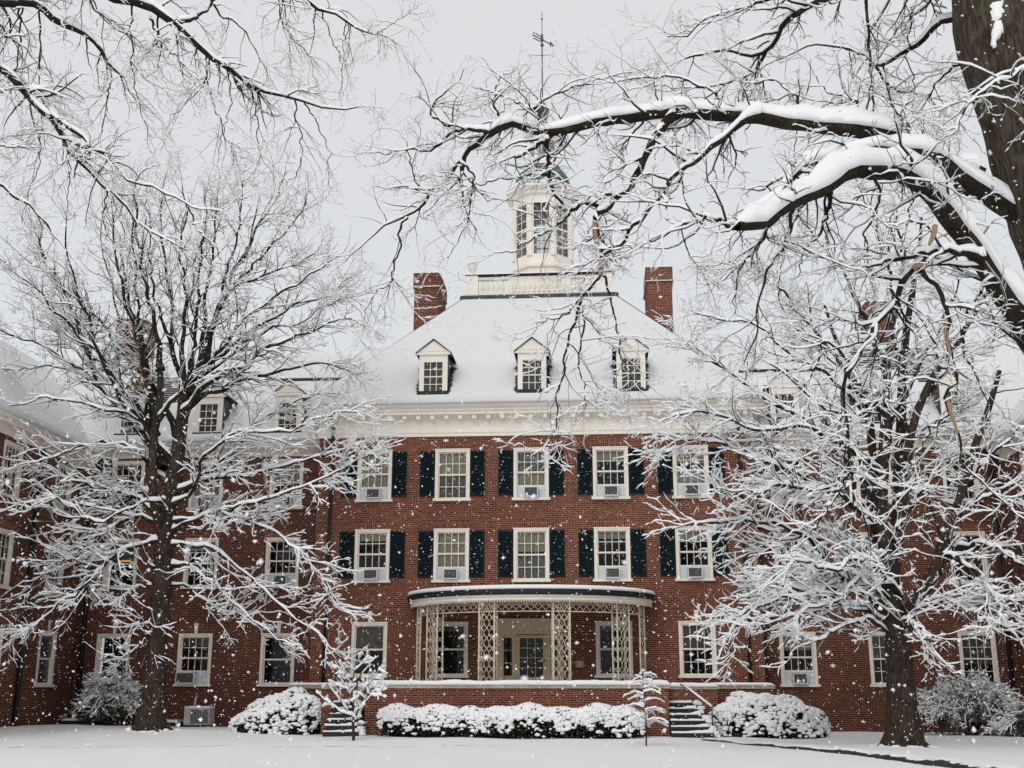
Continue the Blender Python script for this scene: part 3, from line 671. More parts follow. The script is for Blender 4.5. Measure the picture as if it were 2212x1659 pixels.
# ------------------------------------------------------------------ wings
WY, SX0, SX1 = 1.2, -17.7, 17.6
wc = [9.75, 12.98, 16.2]
def rear_wing(s, label, specs):
    w = thing('building_wing', label, 'building', group='recessed rear wings of the building')
    x0, x1 = (SX0, bx0) if s < 0 else (bx1, SX1)
    cs = [s * c for c in wc]
    hs = [hole(c, z, h) for c in cs for z, h in ((8.30, 2.0), (5.24, 1.95), (1.57, 1.96))]
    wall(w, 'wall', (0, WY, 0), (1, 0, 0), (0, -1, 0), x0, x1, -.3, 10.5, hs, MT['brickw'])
    MB().box(x0 + .1, x1 - .1, WY + 2.4, WY + 2.5, 0, 10.8).build('interior_wall', MT['room'], w)
    m = MB()
    for z in (.8, 4.5, 7.6, 10.5): m.box(x0 + .1, x1 - .1, WY + .16, WY + 2.4, z, z + .12)
    m.build('interior_floor', MT['room'], w)
    for i, c in enumerate(cs):
        window(w, (c, WY, 8.30), 0, 2.0, **specs[0][i]); window(w, (c, WY, 5.24), 0, 1.95, **specs[1][i]); window(w, (c, WY, 1.57), 0, 1.96, key=True, **specs[2][i])
    def run(prof, name):
        return MB().rings([[(x0, WY - d, z), (x1, WY - d, z)] for d, z in prof], close=False, smooth=False).build(name, MT['cream'], w)
    run([(0, 10.42), (.05, 10.42), (.05, 10.52), (.03, 10.55), (.03, 10.68), (.06, 10.70), (.34, 10.70), (.36, 10.71), (.36, 10.79), (.46, 10.86), (.48, 10.92), (.48, 10.95), (0, 10.95)], 'cornice')
    r = 4.5; eav, zt2 = WY - .46, 10.95 + r * 1.05
    MB().rings([[(x0 - 6, eav, 10.95), (x1 + 2.6, eav, 10.95)], [(x0 - 6, eav + r, zt2), (x1 + 2.6, eav + r, zt2)], [(x0 - 6, eav + 2 * r, 10.95), (x1 + 2.6, eav + 2 * r, 10.95)]] if s < 0 else [[(x0 - 2.6, eav, 10.95), (x1 + 6, eav, 10.95)], [(x0 - 2.6, eav + r, zt2), (x1 + 6, eav + r, zt2)], [(x0 - 2.6, eav + 2 * r, 10.95), (x1 + 6, eav + 2 * r, 10.95)]], close=False, smooth=False).build('roof', MT['shingle'], w)
    xa, xb = (x0, x1 + .02) if s < 0 else (x0 - .02, x1)
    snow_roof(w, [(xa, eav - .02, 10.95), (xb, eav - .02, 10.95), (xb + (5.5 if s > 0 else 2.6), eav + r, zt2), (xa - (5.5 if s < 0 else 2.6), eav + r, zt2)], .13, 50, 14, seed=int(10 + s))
    # dark bare strip and shingles where the snow has slid off
    nrm = Vector((0, -1.05, 1)).normalized()
    def onroof(x, q, lift): p = Vector((x, eav + q, 10.95 + q * 1.05)) + nrm * lift; return p
    xs0, xs1 = (x1 - 3.4, x1 - .05) if s < 0 else (x0 + .05, x0 + 3.4)
    MB().rings([[onroof(xs0, 2.98, .15), onroof(xs1, 2.98, .15)], [onroof(xs0, 2.98, .22), onroof(xs1, 2.98, .22)], [onroof(xs0, 3.06, .22), onroof(xs1, 3.06, .22)]], close=False, smooth=False).build('snow_guard', MT['flash'], w)
    bs = MB(); rr = random.Random(5 + s)
    for xa_, xb_, qa, qb in (((-17.6, -13.5, 1.9, 3.3), (-14.2, -12.3, 3.0, 3.9)) if s < 0 else ((12.6, 16.9, 3.0, 4.1), (14.6, 17.2, 2.3, 3.0))):
        q = qa
        while q < qb:
            e = abs(2 * (q - qa) / (qb - qa) - 1) * .8; j = xa_ + e * (.6 + rr.random()) ; k = xb_ - e * (.6 + rr.random())
            x = j
            while x < k:
                xe = min(k, x + rr.uniform(.5, 1.6))
                bs.rings([[onroof(x, q, .138), onroof(xe, q, .138)], [onroof(x, q, .16), onroof(xe, q, .16)], [onroof(x, q + .085, .15), onroof(xe, q + .085, .15)]], close=False, smooth=False); x = xe + (rr.uniform(.05, .25) if rr.random() < .5 else 0)
            q += .12
    bs.build('bare_shingle', MT['shingle'], w)['kind'] = 'stuff'
    for c in cs: dormer(w, c + s * .02, WY - .25, 11.25, slope=1.05)
    # chimney at the far corner
    cxn = -18.6 if s < 0 else 14.9
    m = MB(); m.box(cxn - .55, cxn + .55, 5.6, 7.4, 12.5, 17.2); m.box(cxn - .6, cxn + .6, 5.55, 7.45, 17.2, 17.8); ch = m.build('chimney', MT['brick2'], w)
    sn = MB(); sn.rings([[(cxn - .6, y, z), (cxn + .6, y, z)] for y, z in ((5.56, 17.8), (5.6, 17.87), (6.5, 17.93), (7.45, 17.8))], close=False); sn.build('chimney_snow', MT['snow'], ch)
    xp = x0 + .30 if s < 0 else x1 - .32
    MB().tube([(xp, WY - .1, 0), (xp, WY - .1, 10.45)], .09, 8).box(xp - .16, xp + .16, WY - .22, WY - .02, 10.1, 10.42).build('downpipe_or_shade', MT['pipe'], w)
    xq = bx0 - .0 if s < 0 else bx1 + .0
    MB().box(min(xq, xq + s * .25) + (.002 if s > 0 else 0), max(xq, xq + s * .25) - (.002 if s < 0 else 0), WY - .14, WY - .004, 0, 10.4).build('downpipe_or_shade', MT['pipe'], w)  # no pipe: corner shade between block and wing, built as a dark strip
    return w
rear_wing(-1, 'recessed brick rear wing left of the shuttered central block, behind the snowy tree', [
    [dict(ac=True, top='blind_tan', half=.4), dict(ac=True, low='blind_tan'), dict()],
    [dict(ac=True), dict(top='curtain', half=.2), dict(grid=False, top='blind_dark', half=.4, lit=True)],
    [dict(grid=False), dict(ac=True, top='blind_dark', half=.2, acx=-.23), dict(grid=False)]])
rear_wing(1, 'recessed brick rear wing right of the central block, behind the forked tree', [
    [dict(ac=True), dict(), dict()],
    [dict(ac=True), dict(top='curtain', half=.4), dict(grid=False, top='blind_brown', half=.9)],
    [dict(ac=True, top='blind_tan', half=.3), dict(top='blind_dark'), dict(top='blind_dark', half=.6)]])
for x, z, lab in ((-9.75, 8.40, 'window air conditioner in top floor window of left rear wing, nearest the central block'), (-12.98, 8.40, 'window air conditioner in the middle top floor window of the left rear wing'),
                  (-9.75, 5.34, 'window air conditioner in middle floor window of left rear wing, nearest the central block'), (9.75, 8.40, 'window air conditioner in top floor window of right rear wing, nearest the central block'),
                  (9.75, 5.34, 'window air conditioner in middle floor window of right rear wing, nearest the central block'), (9.75, 1.67, 'window air conditioner in ground floor window right of the low round bush')):
    ac_unit((x, WY - .02, z), 0, lab)
ac_unit((-13.21, WY - .06, 1.67), 0, 'large window air conditioner in ground floor window above the condenser unit', True)

def side_wing(s, label, brt, rowsz, ys, specs):
    w = thing('building_wing', label, 'building', group='side wings of the building')
    X = SX0 if s < 0 else SX1; n = (1, 0, 0) if s < 0 else (-1, 0, 0); rz = R(90) if s < 0 else R(-90)
    y0, y1 = -13.0, WY if True else 0
    hs = [hole(y, z, h) for y in ys for z, h in rowsz]
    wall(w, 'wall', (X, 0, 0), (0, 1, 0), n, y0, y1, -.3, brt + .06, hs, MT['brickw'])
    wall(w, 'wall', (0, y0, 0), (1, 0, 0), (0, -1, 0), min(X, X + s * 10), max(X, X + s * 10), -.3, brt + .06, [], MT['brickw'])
    MB().box(min(X + s * 2.2, X + s * 2.3), max(X + s * 2.2, X + s * 2.3), y0 + .1, y1 + 3, 0, brt + .3).build('interior_wall', MT['room'], w)
    for yi, y in enumerate(ys):
        for ri, (z, h) in enumerate(rowsz):
            window(w, (X, y, z), rz, h, key=(ri == 0), **specs[ri][yi])
    prof = [(0, brt), (.05, brt), (.05, brt + .10), (.03, brt + .13), (.03, brt + .27), (.06, brt + .29), (.34, brt + .29), (.36, brt + .30), (.36, brt + .38), (.46, brt + .45), (.48, brt + .52), (.48, brt + .55), (0, brt + .55)]
    MB().rings([[(X + n[0] * d, y0, z), (X + n[0] * d, y1 - .4, z)] for d, z in prof], close=False, smooth=False).build('cornice', MT['cream'], w)
    e = X + n[0] * .47; r = 4.5; za = brt + .55
    MB().rings([[(e, y0, za), (e, y1 + 5.5, za)], [(e + s * r, y0, za + r * 1.05), (e + s * r, y1 + 9, za + r * 1.05)], [(e + s * 2 * r, y0, za), (e + s * 2 * r, y1 + 6, za)]], close=False, smooth=False).build('roof', MT['shingle'], w)
    q = [(e, y0, za), (e, y1 + 5.5, za), (e + s * r, y1 + 9, za + r * 1.05), (e + s * r, y0, za + r * 1.05)]
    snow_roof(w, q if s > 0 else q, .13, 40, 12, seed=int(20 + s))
    for y in (ys[0] + ys[1]) / 2 - .05, :
        m = MB(); m.tube([(X + n[0] * .1, y, 0), (X + n[0] * .1, y, brt + .05)], .085, 8); m.build('downpipe_or_shade', MT['pipe'], w)
    return w
side_wing(-1, 'brick side wing at far left edge, its wall running towards the viewer', 9.88, [(1.53, 1.98), (4.74, 1.97), (7.80, 1.90)], [-1.2, -5.2], [[dict(grid=False), dict()], [dict(ac=True), dict()], [dict(ac=True), dict()]])
side_wing(1, 'brick side wing at far right edge, mostly hidden behind branches', 9.75, [(1.53, 1.98), (4.64, 1.97), (7.65, 1.90)], [-2.0, -6.0], [[dict(grid=False), dict()], [dict(), dict()], [dict(), dict()]])
ac_unit((SX0 + .02, -1.2, 7.9), R(90), 'window air conditioner in top floor window of the far left side wing')
ac_unit((SX0 + .02, -1.2, 4.84), R(90), 'window air conditioner in middle floor window of the far left side wing')

# ------------------------------------------------------------------ entrance door
door = put('entrance', None, main)
m = MB()
m.box(-1.25, -1.02, -.10, .1, 1.6, 3.42); m.box(.92, 1.15, -.10, .1, 1.6, 3.42)
m.box(-1.25, 1.15, -.11, .1, 3.42, 3.86); m.box(-1.32, 1.22, -.17, -.02, 3.86, 3.98); m.box(-1.29, 1.19, -.14, -.111, 3.50, 3.56)
for x in (-.72, .55): m.box(x, x + .14, -.02, .1, 1.62, 3.42)
m.box(-1.02, -.72, -.0, .08, 1.62, 1.95); m.box(.69, .92, -.0, .08, 1.62, 1.95); m.box(-1.02, -.72, 0, .08, 3.30, 3.42); m.box(.69, .92, 0, .08, 3.30, 3.42)
m.build('door_surround', MT['wood'], door)
m = MB(); m.box(-.58, -.44, .02, .07, 1.62, 3.40); m.box(.41, .55, .02, .07, 1.62, 3.40); m.box(-.44, .41, .02, .07, 3.28, 3.40); m.box(-.44, .41, .02, .07, 1.62, 1.90)
for x in (-.16, .13): m.box(x - .012, x + .012, .025, .065, 1.90, 3.28)
for z in (2.23, 2.58, 2.93): m.box(-.44, .41, .03, .06, z - .012, z + .012)
m.build('door', MT['wood'], door)
MB().face([(-.44, .045, 1.9), (.41, .045, 1.9), (.41, .045, 3.28), (-.44, .045, 3.28)]).face([(-1.02, .045, 1.95), (-.72, .045, 1.95), (-.72, .045, 3.3), (-1.02, .045, 3.3)]).face([(.69, .045, 1.95), (.92, .045, 1.95), (.92, .045, 3.3), (.69, .045, 3.3)]).build('pane', MT['glass'], door)
g = MB()
for x0, x1 in ((-1.02, -.72), (.69, .92)):
    for z in (2.4, 2.85): g.box(x0, x1, .03, .06, z - .012, z + .012)
g.build('muntin', MT['wood'], door)
m = MB(); m.lathe(.47, 0, [(.02, 2.45), (.03, 2.47), (.03, 2.5), (.02, 2.52)], 8); m.build('door_handle', MT['vane'], door)
pl = thing('wall_plaque', 'small pinkish metal plaque on the porch wall right of the door', 'sign', (1.74, 0, 2.35))
MB().box(-.15, .15, -.025, -.002, -.12, .13).build('plate', MT['sign'], pl)
m = MB()
for z in (.06, .0, -.06): m.box(-.10, .10, -.028, -.0255, z - .012, z + .012)
m.build('lettering', MT['filler'], pl)

# ------------------------------------------------------------------ terrace and steps
TZ, TF = 1.58, -4.55
ter = thing('terrace', 'raised brick terrace with stone edge and snow in front of the entrance', 'terrace')
m = MB()
m.box(-5.18, 4.66, TF, -.02, -.3, TZ - .10)
m.box(-8.25, -5.181, -2.5, -.021, -.3, TZ - .10); m.box(4.661, 8.3, -2.5, -.021, -.3, TZ - .10)
m.box(-6.75, -5.181, -4.0, -2.501, -.3, TZ - .12); m.box(4.661, 6.27, -4.0, -2.501, -.3, TZ - .12)
m.build('terrace_wall', MT['brick'], ter)
m = MB(); m.box(-5.24, 4.72, TF - .06, -.025, TZ - .099, TZ); m.box(-8.28, -5.241, -2.56, -.026, TZ - .0985, TZ - .002); m.box(4.721, 8.33, -2.56, -.026, TZ - .0985, TZ - .002)
m.box(-6.78, -5.241, -4.05, -2.561, TZ - .119, TZ - .04); m.box(4.721, 6.30, -4.05, -2.561, TZ - .119, TZ - .04)
m.build('coping', MT['stone'], ter)
def snow_bar(x0, x1, y0, y1, z, h, name, parent, n=60, seed=0):
    r2 = np.random.default_rng(seed); xs = np.linspace(x0, x1, n); k = np.convolve(r2.normal(size=n + 10), np.ones(7) / 7, 'same')[5:n + 5]; rs = []
    for i, x in enumerate(xs):
        hh = h * (1 + .25 * k[i]) * (.3 if i in (0, n - 1) else 1); o = .015 * k[(i * 3) % n]
        rs.append([(x, y0 - .03 + o, z), (x, y0 - .05 + o, z + hh * .5), (x, y0 + .02, z + hh * .95), (x, y0 + .15, z + hh * 1.05), (x, (y0 + y1) / 2, z + hh), (x, y1, z + hh * .9), (x, y1, z)])
    return MB().rings(rs, close=True, cap=True).build(name, MT['snow'], parent)
snow_bar(-5.26, 4.74, TF - .05, -3.9, TZ, .155, 'terrace_snow', ter, 90, 1)
snow_bar(-8.28, -5.27, -2.55, -.3, TZ, .10, 'terrace_snow', ter, 30, 2); snow_bar(4.75, 8.33, -2.55, -.3, TZ, .10, 'terrace_snow', ter, 30, 3)
snow_bar(-6.78, -5.27, -4.05, -2.6, TZ - .04, .12, 'terrace_snow', ter, 20, 4); snow_bar(4.75, 6.30, -4.05, -2.6, TZ - .04, .12, 'terrace_snow', ter, 20, 5)
def steps(x0, x1, label, side):
    """Flared flight: each lower step reaches further out sideways."""
    t = thing('front_steps', label, 'steps', group='snowy steps up to the terrace')
    m, sn = MB(), MB(); n = 6; top = 1.08
    for i in range(n):
        z0, z1 = (-.3 if i == 0 else top * i / n + .001), top * (i + 1) / n - .05; y = -5.45 + i * .27; k = i / (n - 1)
        xa, xb = (x0, x1 - (x1 - x0) * .42 * k)
        m.box(xa, xb, y, -4.02, z0, z1)
        nz = np.convolve(rng.normal(size=24), np.ones(4) / 4, 'same'); rs = []
        for j, x in enumerate(np.linspace(xa, xb, 12)):
            drift = .10 * max(0, j / 11 - .55)
            h = .055 * (1 + .5 * nz[j]) + drift
            rs.append([(x, y + .012, z1), (x, y + .0, z1 + h * .5), (x, y + .06, z1 + h), (x, y + .269, z1 + h * 1.05), (x, y + .269, z1)])
        sn.rings(rs)
    r2 = np.random.default_rng(int(abs(x0) * 100)); C = []
    for i in range(26):
        k = r2.random(); C.append((x1 - (x1 - x0) * .40 * k + .05 + .1 * r2.random(), -5.35 + 1.35 * k, top * k + .03))
    t2 = np.array(C); V_, F_ = lumps(t2, r2.uniform(.07, .14, len(C)), r2); put('step_snow', np_mesh('step_snow', V_, F_, MT['snow']), t)
    m.build('step', MT['joint'], t); sn.build('step_snow', MT['snow'], t)
    return t
steps(-6.34, -5.20, 'snowy flight of dark steps left of the terrace wall, behind the small tree', 1)
steps(4.68, 5.98, 'snowy flight of dark steps at the right end of the terrace wall', 1)
for x, lab in ((5.62, 'snow covered handrail slanting down the right steps'), (-6.05, 'handrail slanting down the left steps behind the small tree')):
    t = thing('handrail', lab, 'railing', group='handrails of the terrace steps')
    s = 1 if x > 0 else -1
    p = [(x - .55, -4.1, TZ + .02), (x - .5, -4.15, 1.60), (x + .35, -5.1, .90), (x + .36, -5.12, .80)]
    MB().tube(p, .022, 6).tube([(x + .35, -5.1, .90), (x + .35, -5.1, .0)], .02, 6).build('rail', MT['pipe'], t)
    MB().tube([(a, b, c + .045) for a, b, c in p[1:3]], [.035, .04], 6).build('rail_snow', MT['snow'], t)

# ------------------------------------------------------------------ bowed lattice porch
porch = thing('porch', 'bowed cream lattice porch with dark snow topped roof over the entrance', 'porch')
PA, PB_, PC = 4.42, 3.25, -.02
def ell(a, b, k, t): return (PC + a * math.cos(t), -.06 - b * math.sin(t))
def arc_band(m, rings, n=72, smooth=True):
    """Bowed moulding: rings = list of (extra radius, z)."""
    rs = []
    for d, z in rings: rs.append([(*ell(PA + d, PB_ + d, 0, math.pi * (1 - i / n)), z) for i in range(n + 1)])
    return m.rings(rs, close=False, smooth=smooth)
arc_band(MB(), [(-.35, 4.40), (-.02, 4.40), (.0, 4.42), (.0, 4.50), (.05, 4.53), (.05, 4.585), (.0, 4.60), (-.2, 4.60)], smooth=False).build('fascia', MT['cream'], porch)
m = MB()
for i in range(150):
    t = math.pi * (i + .5) / 150; x, y = ell(PA - .01, PB_ - .01, 0, t); m.box(x - .02, x + .02, y - .018, y + .018, 4.345, 4.3995)
m.build('dentil', MT['lattice'], porch)['kind'] = 'stuff'
arc_band(MB(), [(.0, 4.601), (.12, 4.605), (.14, 4.63), (.14, 4.76), (.10, 4.78), (-.1, 4.78)], smooth=False).build('gutter', MT['joint'], porch)
sn = MB(); arc_band(sn, [(.11, 4.78), (.145, 4.83), (.10, 4.90), (-.05, 4.93), (-1.0, 5.00), (-2.0, 5.05), (-3.2, 5.08)], 72); sn.build('porch_snow', MT['snow'], porch)
MB().box(-5.2, 4.7, -3.85, -.03, TZ + .001, TZ + .012).build('added_dark_floor', MT['flash'], ter)  # unseen near-black sheet, added to cut light bouncing up into the porch
MB().face([(*ell(PA - .05, PB_ - .05, 0, math.pi * (1 - i / 40)), 4.43) for i in range(41)][::-1]).build('ceiling', MT['cream'], porch)
MB().box(PC - PA * .82, PC + PA * .82, -.055, -.002, 4.9, 5.13).build('flashing', MT['joint'], porch)

def lattice(m, P, Q, z0, z1, nx, nz, w=.032):
    """Diamond lattice panel between the uprights P and Q; curved wires that meet as ovals."""
    P, Q = Vector((*P, 0)), Vector((*Q, 0)); d = Q - P
    pt = lambda a, z: P + d * a + Vector((0, 0, z))
    ns = nz * 4
    for i in range(nx + 1):
        for sgn in (1, -1):
            pts = []
            for k in range(ns + 1):
                ph = k / 2 * math.pi / 2
                off = sgn * .5 * (1 - math.cos(ph)) * .5 * 2
                a = (i + off * 1.0) / nx
                pts.append((a, z0 + (z1 - z0) * k / ns))
            run = []
            for a, z in pts:
                if -1e-4 <= a <= 1 + 1e-4: run.append(pt(a, z))
                else:
                    if len(run) > 1: m.tube(run, w / 2, 4)
                    run = []
            if len(run) > 1: m.tube(run, w / 2, 4)
def post(t0, t1, inner=.42, ret=True):
    """Box-shaped lattice pillar: front panel on the bow between angles t0, t1, with a return panel going inwards."""
    p0, p1 = ell(PA - .22, PB_ - .22, 0, t0), ell(PA - .22, PB_ - .22, 0, t1)
    o = put('lattice_post', None, porch); m = MB(); f = MB(); z0, z1 = 1.60, 4.36
    d = Vector((p1[0] - p0[0], p1[1] - p0[1], 0)); n = Vector((d.y, -d.x, 0)).normalized()
    if n.y < 0: n = -n
    q0, q1 = [(p[0] + n.x * inner * .6, p[1] + n.y * inner * .6) for p in (p0, p1)]
    nx = max(2, round(d.length / .19))
    lattice(m, p0, p1, z0, z1, nx, 8)
    if ret: lattice(m, p0, q0, z0, z1, 1, 8); lattice(m, p1, q1, z0, z1, 1, 8)
    for p in (p0, p1) + ((q0, q1) if ret else ()): f.box(p[0] - .026, p[0] + .026, p[1] - .026, p[1] + .026, z0, 4.40)
    m.build('lattice', MT['lattice'], o); f.build('upright', MT['lattice'], o)
    return o
ang = lambda x: math.acos((x - PC) / (PA - .22))
post(ang(-1.64), ang(-1.10)); post(ang(.92), ang(1.48))
post(ang(-3.62), ang(-3.20)); post(ang(3.10), ang(3.52))
post(ang(-4.10), ang(-3.92), ret=False); post(ang(3.90), ang(4.08), ret=False)
fr = MB(); segs = [ang(x) for x in (-4.12, -3.62, -3.2, -2.5, -1.64, -1.1, -.1, .92, 1.48, 2.4, 3.1, 3.52, 4.08)]
for a, b in zip(segs[:-1], segs[1:]):
    N = max(1, round(abs(a - b) * 4)); 
    for i in range(N):
        t0, t1 = a + (b - a) * i / N, a + (b - a) * (i + 1) / N
        p, q = ell(PA - .22, PB_ - .22, 0, t0), ell(PA - .22, PB_ - .22, 0, t1)
        lattice(fr, p, q, 4.05, 4.38, max(1, round(math.dist(p, q) / .26)), 1, .024)
        fr.tube([(*p, 4.04), (*q, 4.04)], .024, 4)
fr.build('lattice_frieze', MT['lattice'], porch)

# ------------------------------------------------------------------ small outdoor objects
t = thing('condenser_unit', 'grey air conditioning condenser on the ground below a left wing window', 'air conditioner', (-12.35, .35, .17))
m = MB(); m.box(-.48, .48, -.28, .28, .03, .62); m.build('case', MT['metal'], t)
m = MB(); m.box(-.24, .44, -.295, -.2805, .08, .56); m.build('grille', MT['grille'], t)
m = MB()
for i in range(8): m.box(-.24, .44, -.303, -.2955, .09 + i * .058, .10 + i * .058)
for i in range(7): m.box(-.22 + i * .105, -.21 + i * .105, -.31, -.3035, .08, .56)
m.build('guard', MT['metal'], t)
m = MB(); m.rings([[(x, -.29, .62), (x, -.27, .67), (x, 0, .70), (x, .28, .67), (x, .28, .62)] for x in np.linspace(-.49, .49, 6)]); m.build('snow_cap', MT['snow'], t)
m = MB(); m.tube([(-.30, .2, .6), (-.30, .36, .95), (-.30, .5, 1.05)], .05, 8); m.build('pipe', MT['metal'], t)
for x, y, w, lab in ((-16.6, .3, 1.5, 'low snow capped well cover at the foot of the wall left of the shrub'), (-13.5, .5, .75, 'low snow capped well cover between the left tree trunk and the condenser'), (10.1, .5, .9, 'low snow capped well cover right of the low round bush')):
    t = thing('window_well', lab, 'well cover', (x, y, float(gz(x, y))), 0, 'low well covers along the wall')
    MB().box(-w / 2, w / 2, -.4, .4, -.1, .16).build('curb', MT['flash'], t)
    MB().rings([[(a, -.43, .16), (a, -.42, .21), (a, -.2, .25), (a, .4, .25), (a, .4, .16)] for a in np.linspace(-w / 2 - .03, w / 2 + .03, 8)]).build('snow_cap', MT['snow'], t)

# ------------------------------------------------------------------ branches
def unit(v): return v / np.maximum(np.linalg.norm(v, axis=-1, keepdims=True), 1e-9)
def resample(pts, rad, K, jit=0.0, r=None):
    """Smooth curve through hand placed points -> K points at even spacing."""
    p = np.array(pts, float); q = np.array(rad, float)
    pp = np.concatenate([[2 * p[0] - p[1]], p, [2 * p[-1] - p[-2]]]); out, ro = [], []
    for i in range(len(p) - 1):
        a, b, c, d = pp[i:i + 4]
        for t in np.linspace(0, 1, 12, endpoint=False):
            out.append(.5 * (2 * b + (c - a) * t + (2 * a - 5 * b + 4 * c - d) * t * t + (3 * b - a - 3 * c + d) * t ** 3)); ro.append(q[i] + (q[i + 1] - q[i]) * t)
    out.append(p[-1]); ro.append(q[-1]); out = np.array(out); ro = np.array(ro)
    s = np.concatenate([[0], np.cumsum(np.linalg.norm(np.diff(out, axis=0), axis=1))]); t = np.linspace(0, s[-1], K)
    o = np.stack([np.interp(t, s, out[:, i]) for i in range(3)], 1); rr = np.interp(t, s, ro)
    if jit:
        n = r.normal(size=(K, 3)) * jit; n[0] = n[-1] = 0
        o = o + (n + np.roll(n, 1, 0)) * .5
    return o, rr
def tangents(P):
    T = np.empty_like(P); T[:, 1:-1] = P[:, 2:] - P[:, :-2]; T[:, 0] = P[:, 1] - P[:, 0]; T[:, -1] = P[:, -1] - P[:, -2]
    return unit(T)
def lengths(P): return np.linalg.norm(np.diff(P, axis=1), axis=2).sum(1)
def tubes(P, Rd, k):
    """Branch skins: P (N,K,3), Rd (N,K) -> vertices, quads."""
    N, K, _ = P.shape; T = tangents(P); mean = unit(P[:, -1] - P[:, 0])
    ref = np.where((np.abs(mean[:, 2]) > .8)[:, None], np.array([1., 0, 0]), np.array([0, 0, 1.]))[:, None]
    a = unit(np.cross(T, np.broadcast_to(ref, T.shape))); b = np.cross(a, T)
    an = np.arange(k) * 2 * math.pi / k
    V = P[:, :, None] + Rd[:, :, None, None] * (a[:, :, None] * np.cos(an)[None, None, :, None] + b[:, :, None] * np.sin(an)[None, None, :, None])
    return V.reshape(-1, 3), ring_quads(N, K, k)
def ring_quads(N, K, k):
    n = np.arange(N)[:, None, None] * K * k; i = np.arange(K - 1)[None, :, None] * k; j = np.arange(k)[None, None]; j2 = (j + 1) % k
    return np.stack([n + i + j, n + i + j2, n + i + k + j2, n + i + k + j], -1).reshape(-1, 4)
def snow_on(P, Rd, w0, h0, hk, r, hmax=.17, rough=.3, k=6, keep=1.0, zf=None, hz0=.30):
    """Ridge of snow lying along the upper side of each branch."""
    N, K, _ = P.shape; T = tangents(P); hz = np.sqrt(np.clip(1 - T[..., 2] ** 2, 0, 1))
    s = np.stack([T[..., 1], -T[..., 0], np.zeros_like(hz)], -1); s = unit(s + 1e-9)
    f = np.clip((hz - hz0) / .6, 0, 1) ** 1.1
    n = 1 + rough * r.normal(size=(N, K)); n = np.clip((n + np.roll(n, 1, 1)) * .5, .25, 1.6)
    n *= np.where(r.random((N, 1)) < keep, 1, .15)
    h = np.minimum(hmax, h0 + hk * Rd) * f * n; w = (w0 + Rd * .92) * np.clip(f * 1.6, 0, 1) * np.clip(n, .6, 1.15)
    if zf: s_ = np.interp(P[..., 2], [zf[0], zf[1]], [1, zf[2]]); h = h * s_; w = w * (.5 + .5 * s_)
    tip = np.ones(K); tip[-1] = .25
    h = h * tip; w = w * tip
    if k == 6: prof = [(-1, -.0), (-.93, .42), (-.5, .92), (.5, .92), (.93, .42), (1, -.0)]
    else: prof = [(-1, 0), (-.45, .9), (.45, .9), (1, 0)]
    base = P + np.array([0, 0, 1.]) * (Rd * .42)[..., None]
    V = np.stack([base + s * (w * a)[..., None] + np.array([0, 0, 1.]) * ((h + Rd * .55) * b - (1 - b) * .0)[..., None] for a, b in prof], 2)
    return V.reshape(-1, 3), ring_quads(N, K, len(prof))
def children(P, Rd, dens, tmin, ln, ang, K, r, up=0.0, wob=.18, rr=.55, rmax=1, rtip=.35, flat=1.0, shrink=.55, tip=True, ymax=None, rbase=.004):
    """Side shoots along every branch of (P, Rd)."""
    N, Kp, _ = P.shape; Ls = lengths(P); T = tangents(P)
    cnt = r.poisson(np.maximum(dens * Ls * (1 - tmin), .01)); idx = np.repeat(np.arange(N), cnt); M = len(idx)
    t = tmin + (1 - tmin) * r.random(M)
    if tip: idx = np.concatenate([idx, np.arange(N)]); t = np.concatenate([t, np.full(N, .985)]); M = len(idx)
    x = t * (Kp - 1); i = np.minimum(x.astype(int), Kp - 2); f = (x - i)[:, None]
    p = P[idx, i] * (1 - f) + P[idx, i + 1] * f; tg = unit(T[idx, i] * (1 - f) + T[idx, i + 1] * f); pr = Rd[idx, i] * (1 - f[:, 0]) + Rd[idx, i + 1] * f[:, 0]
    q = r.normal(size=(M, 3)); q[:, 2] *= flat; q = unit(q - tg * (q * tg).sum(1, keepdims=True))
    a = np.radians(r.uniform(ang[0], ang[1], M)) * np.where(t > .97, .3, 1)
    d = unit(tg * np.cos(a)[:, None] + q * np.sin(a)[:, None])
    L_ = ln * (1.15 - shrink * t) * r.uniform(.5, 1.3, M)
    L_ = np.minimum(L_, Ls[idx] * .9)
    out = np.empty((M, K, 3)); out[:, 0] = p
    for k in range(1, K):
        d = unit(d + wob * r.normal(size=(M, 3)) + np.array([0, 0, up]) * (1.0))
        out[:, k] = out[:, k - 1] + d * (L_ / (K - 1))[:, None]
    if ymax is not None: out[..., 1] = np.where(out[..., 1] > ymax, ymax - (out[..., 1] - ymax) * .5, out[..., 1])
    r0 = np.minimum(np.minimum(pr * rr, rmax), rbase + L_ * .012)
    RR = r0[:, None] * np.linspace(1, rtip, K)[None]
    return out, RR
def join(parts):
    n = 0; Vs, Fs = [], []
    for V_, F_ in parts: Vs.append(V_); Fs.append(F_ + n); n += len(V_)
    return np.concatenate(Vs), np.concatenate(Fs)
def poly_parts(parent, name, parts, mat):
    V_, F_ = join(parts); return put(name, np_mesh(name, V_, F_, mat), parent)

def trace(pts, y0, y1, r0, r1, K, rg, jit=.02, ye=1.0):
    """Limb drawn over the photograph (pixels of the 2212 wide version) at depths y0 -> y1 (or its own third coordinate); radii in metres."""
    n = len(pts); s = np.linspace(0, 1, n)
    w = [at(p[0], p[1], p[2] if len(p) > 2 else y0 + (y1 - y0) * t ** ye) for p, t in zip(pts, s)]
    return resample(w, r0 + (r1 - r0) * s ** .8, K, jit, rg)

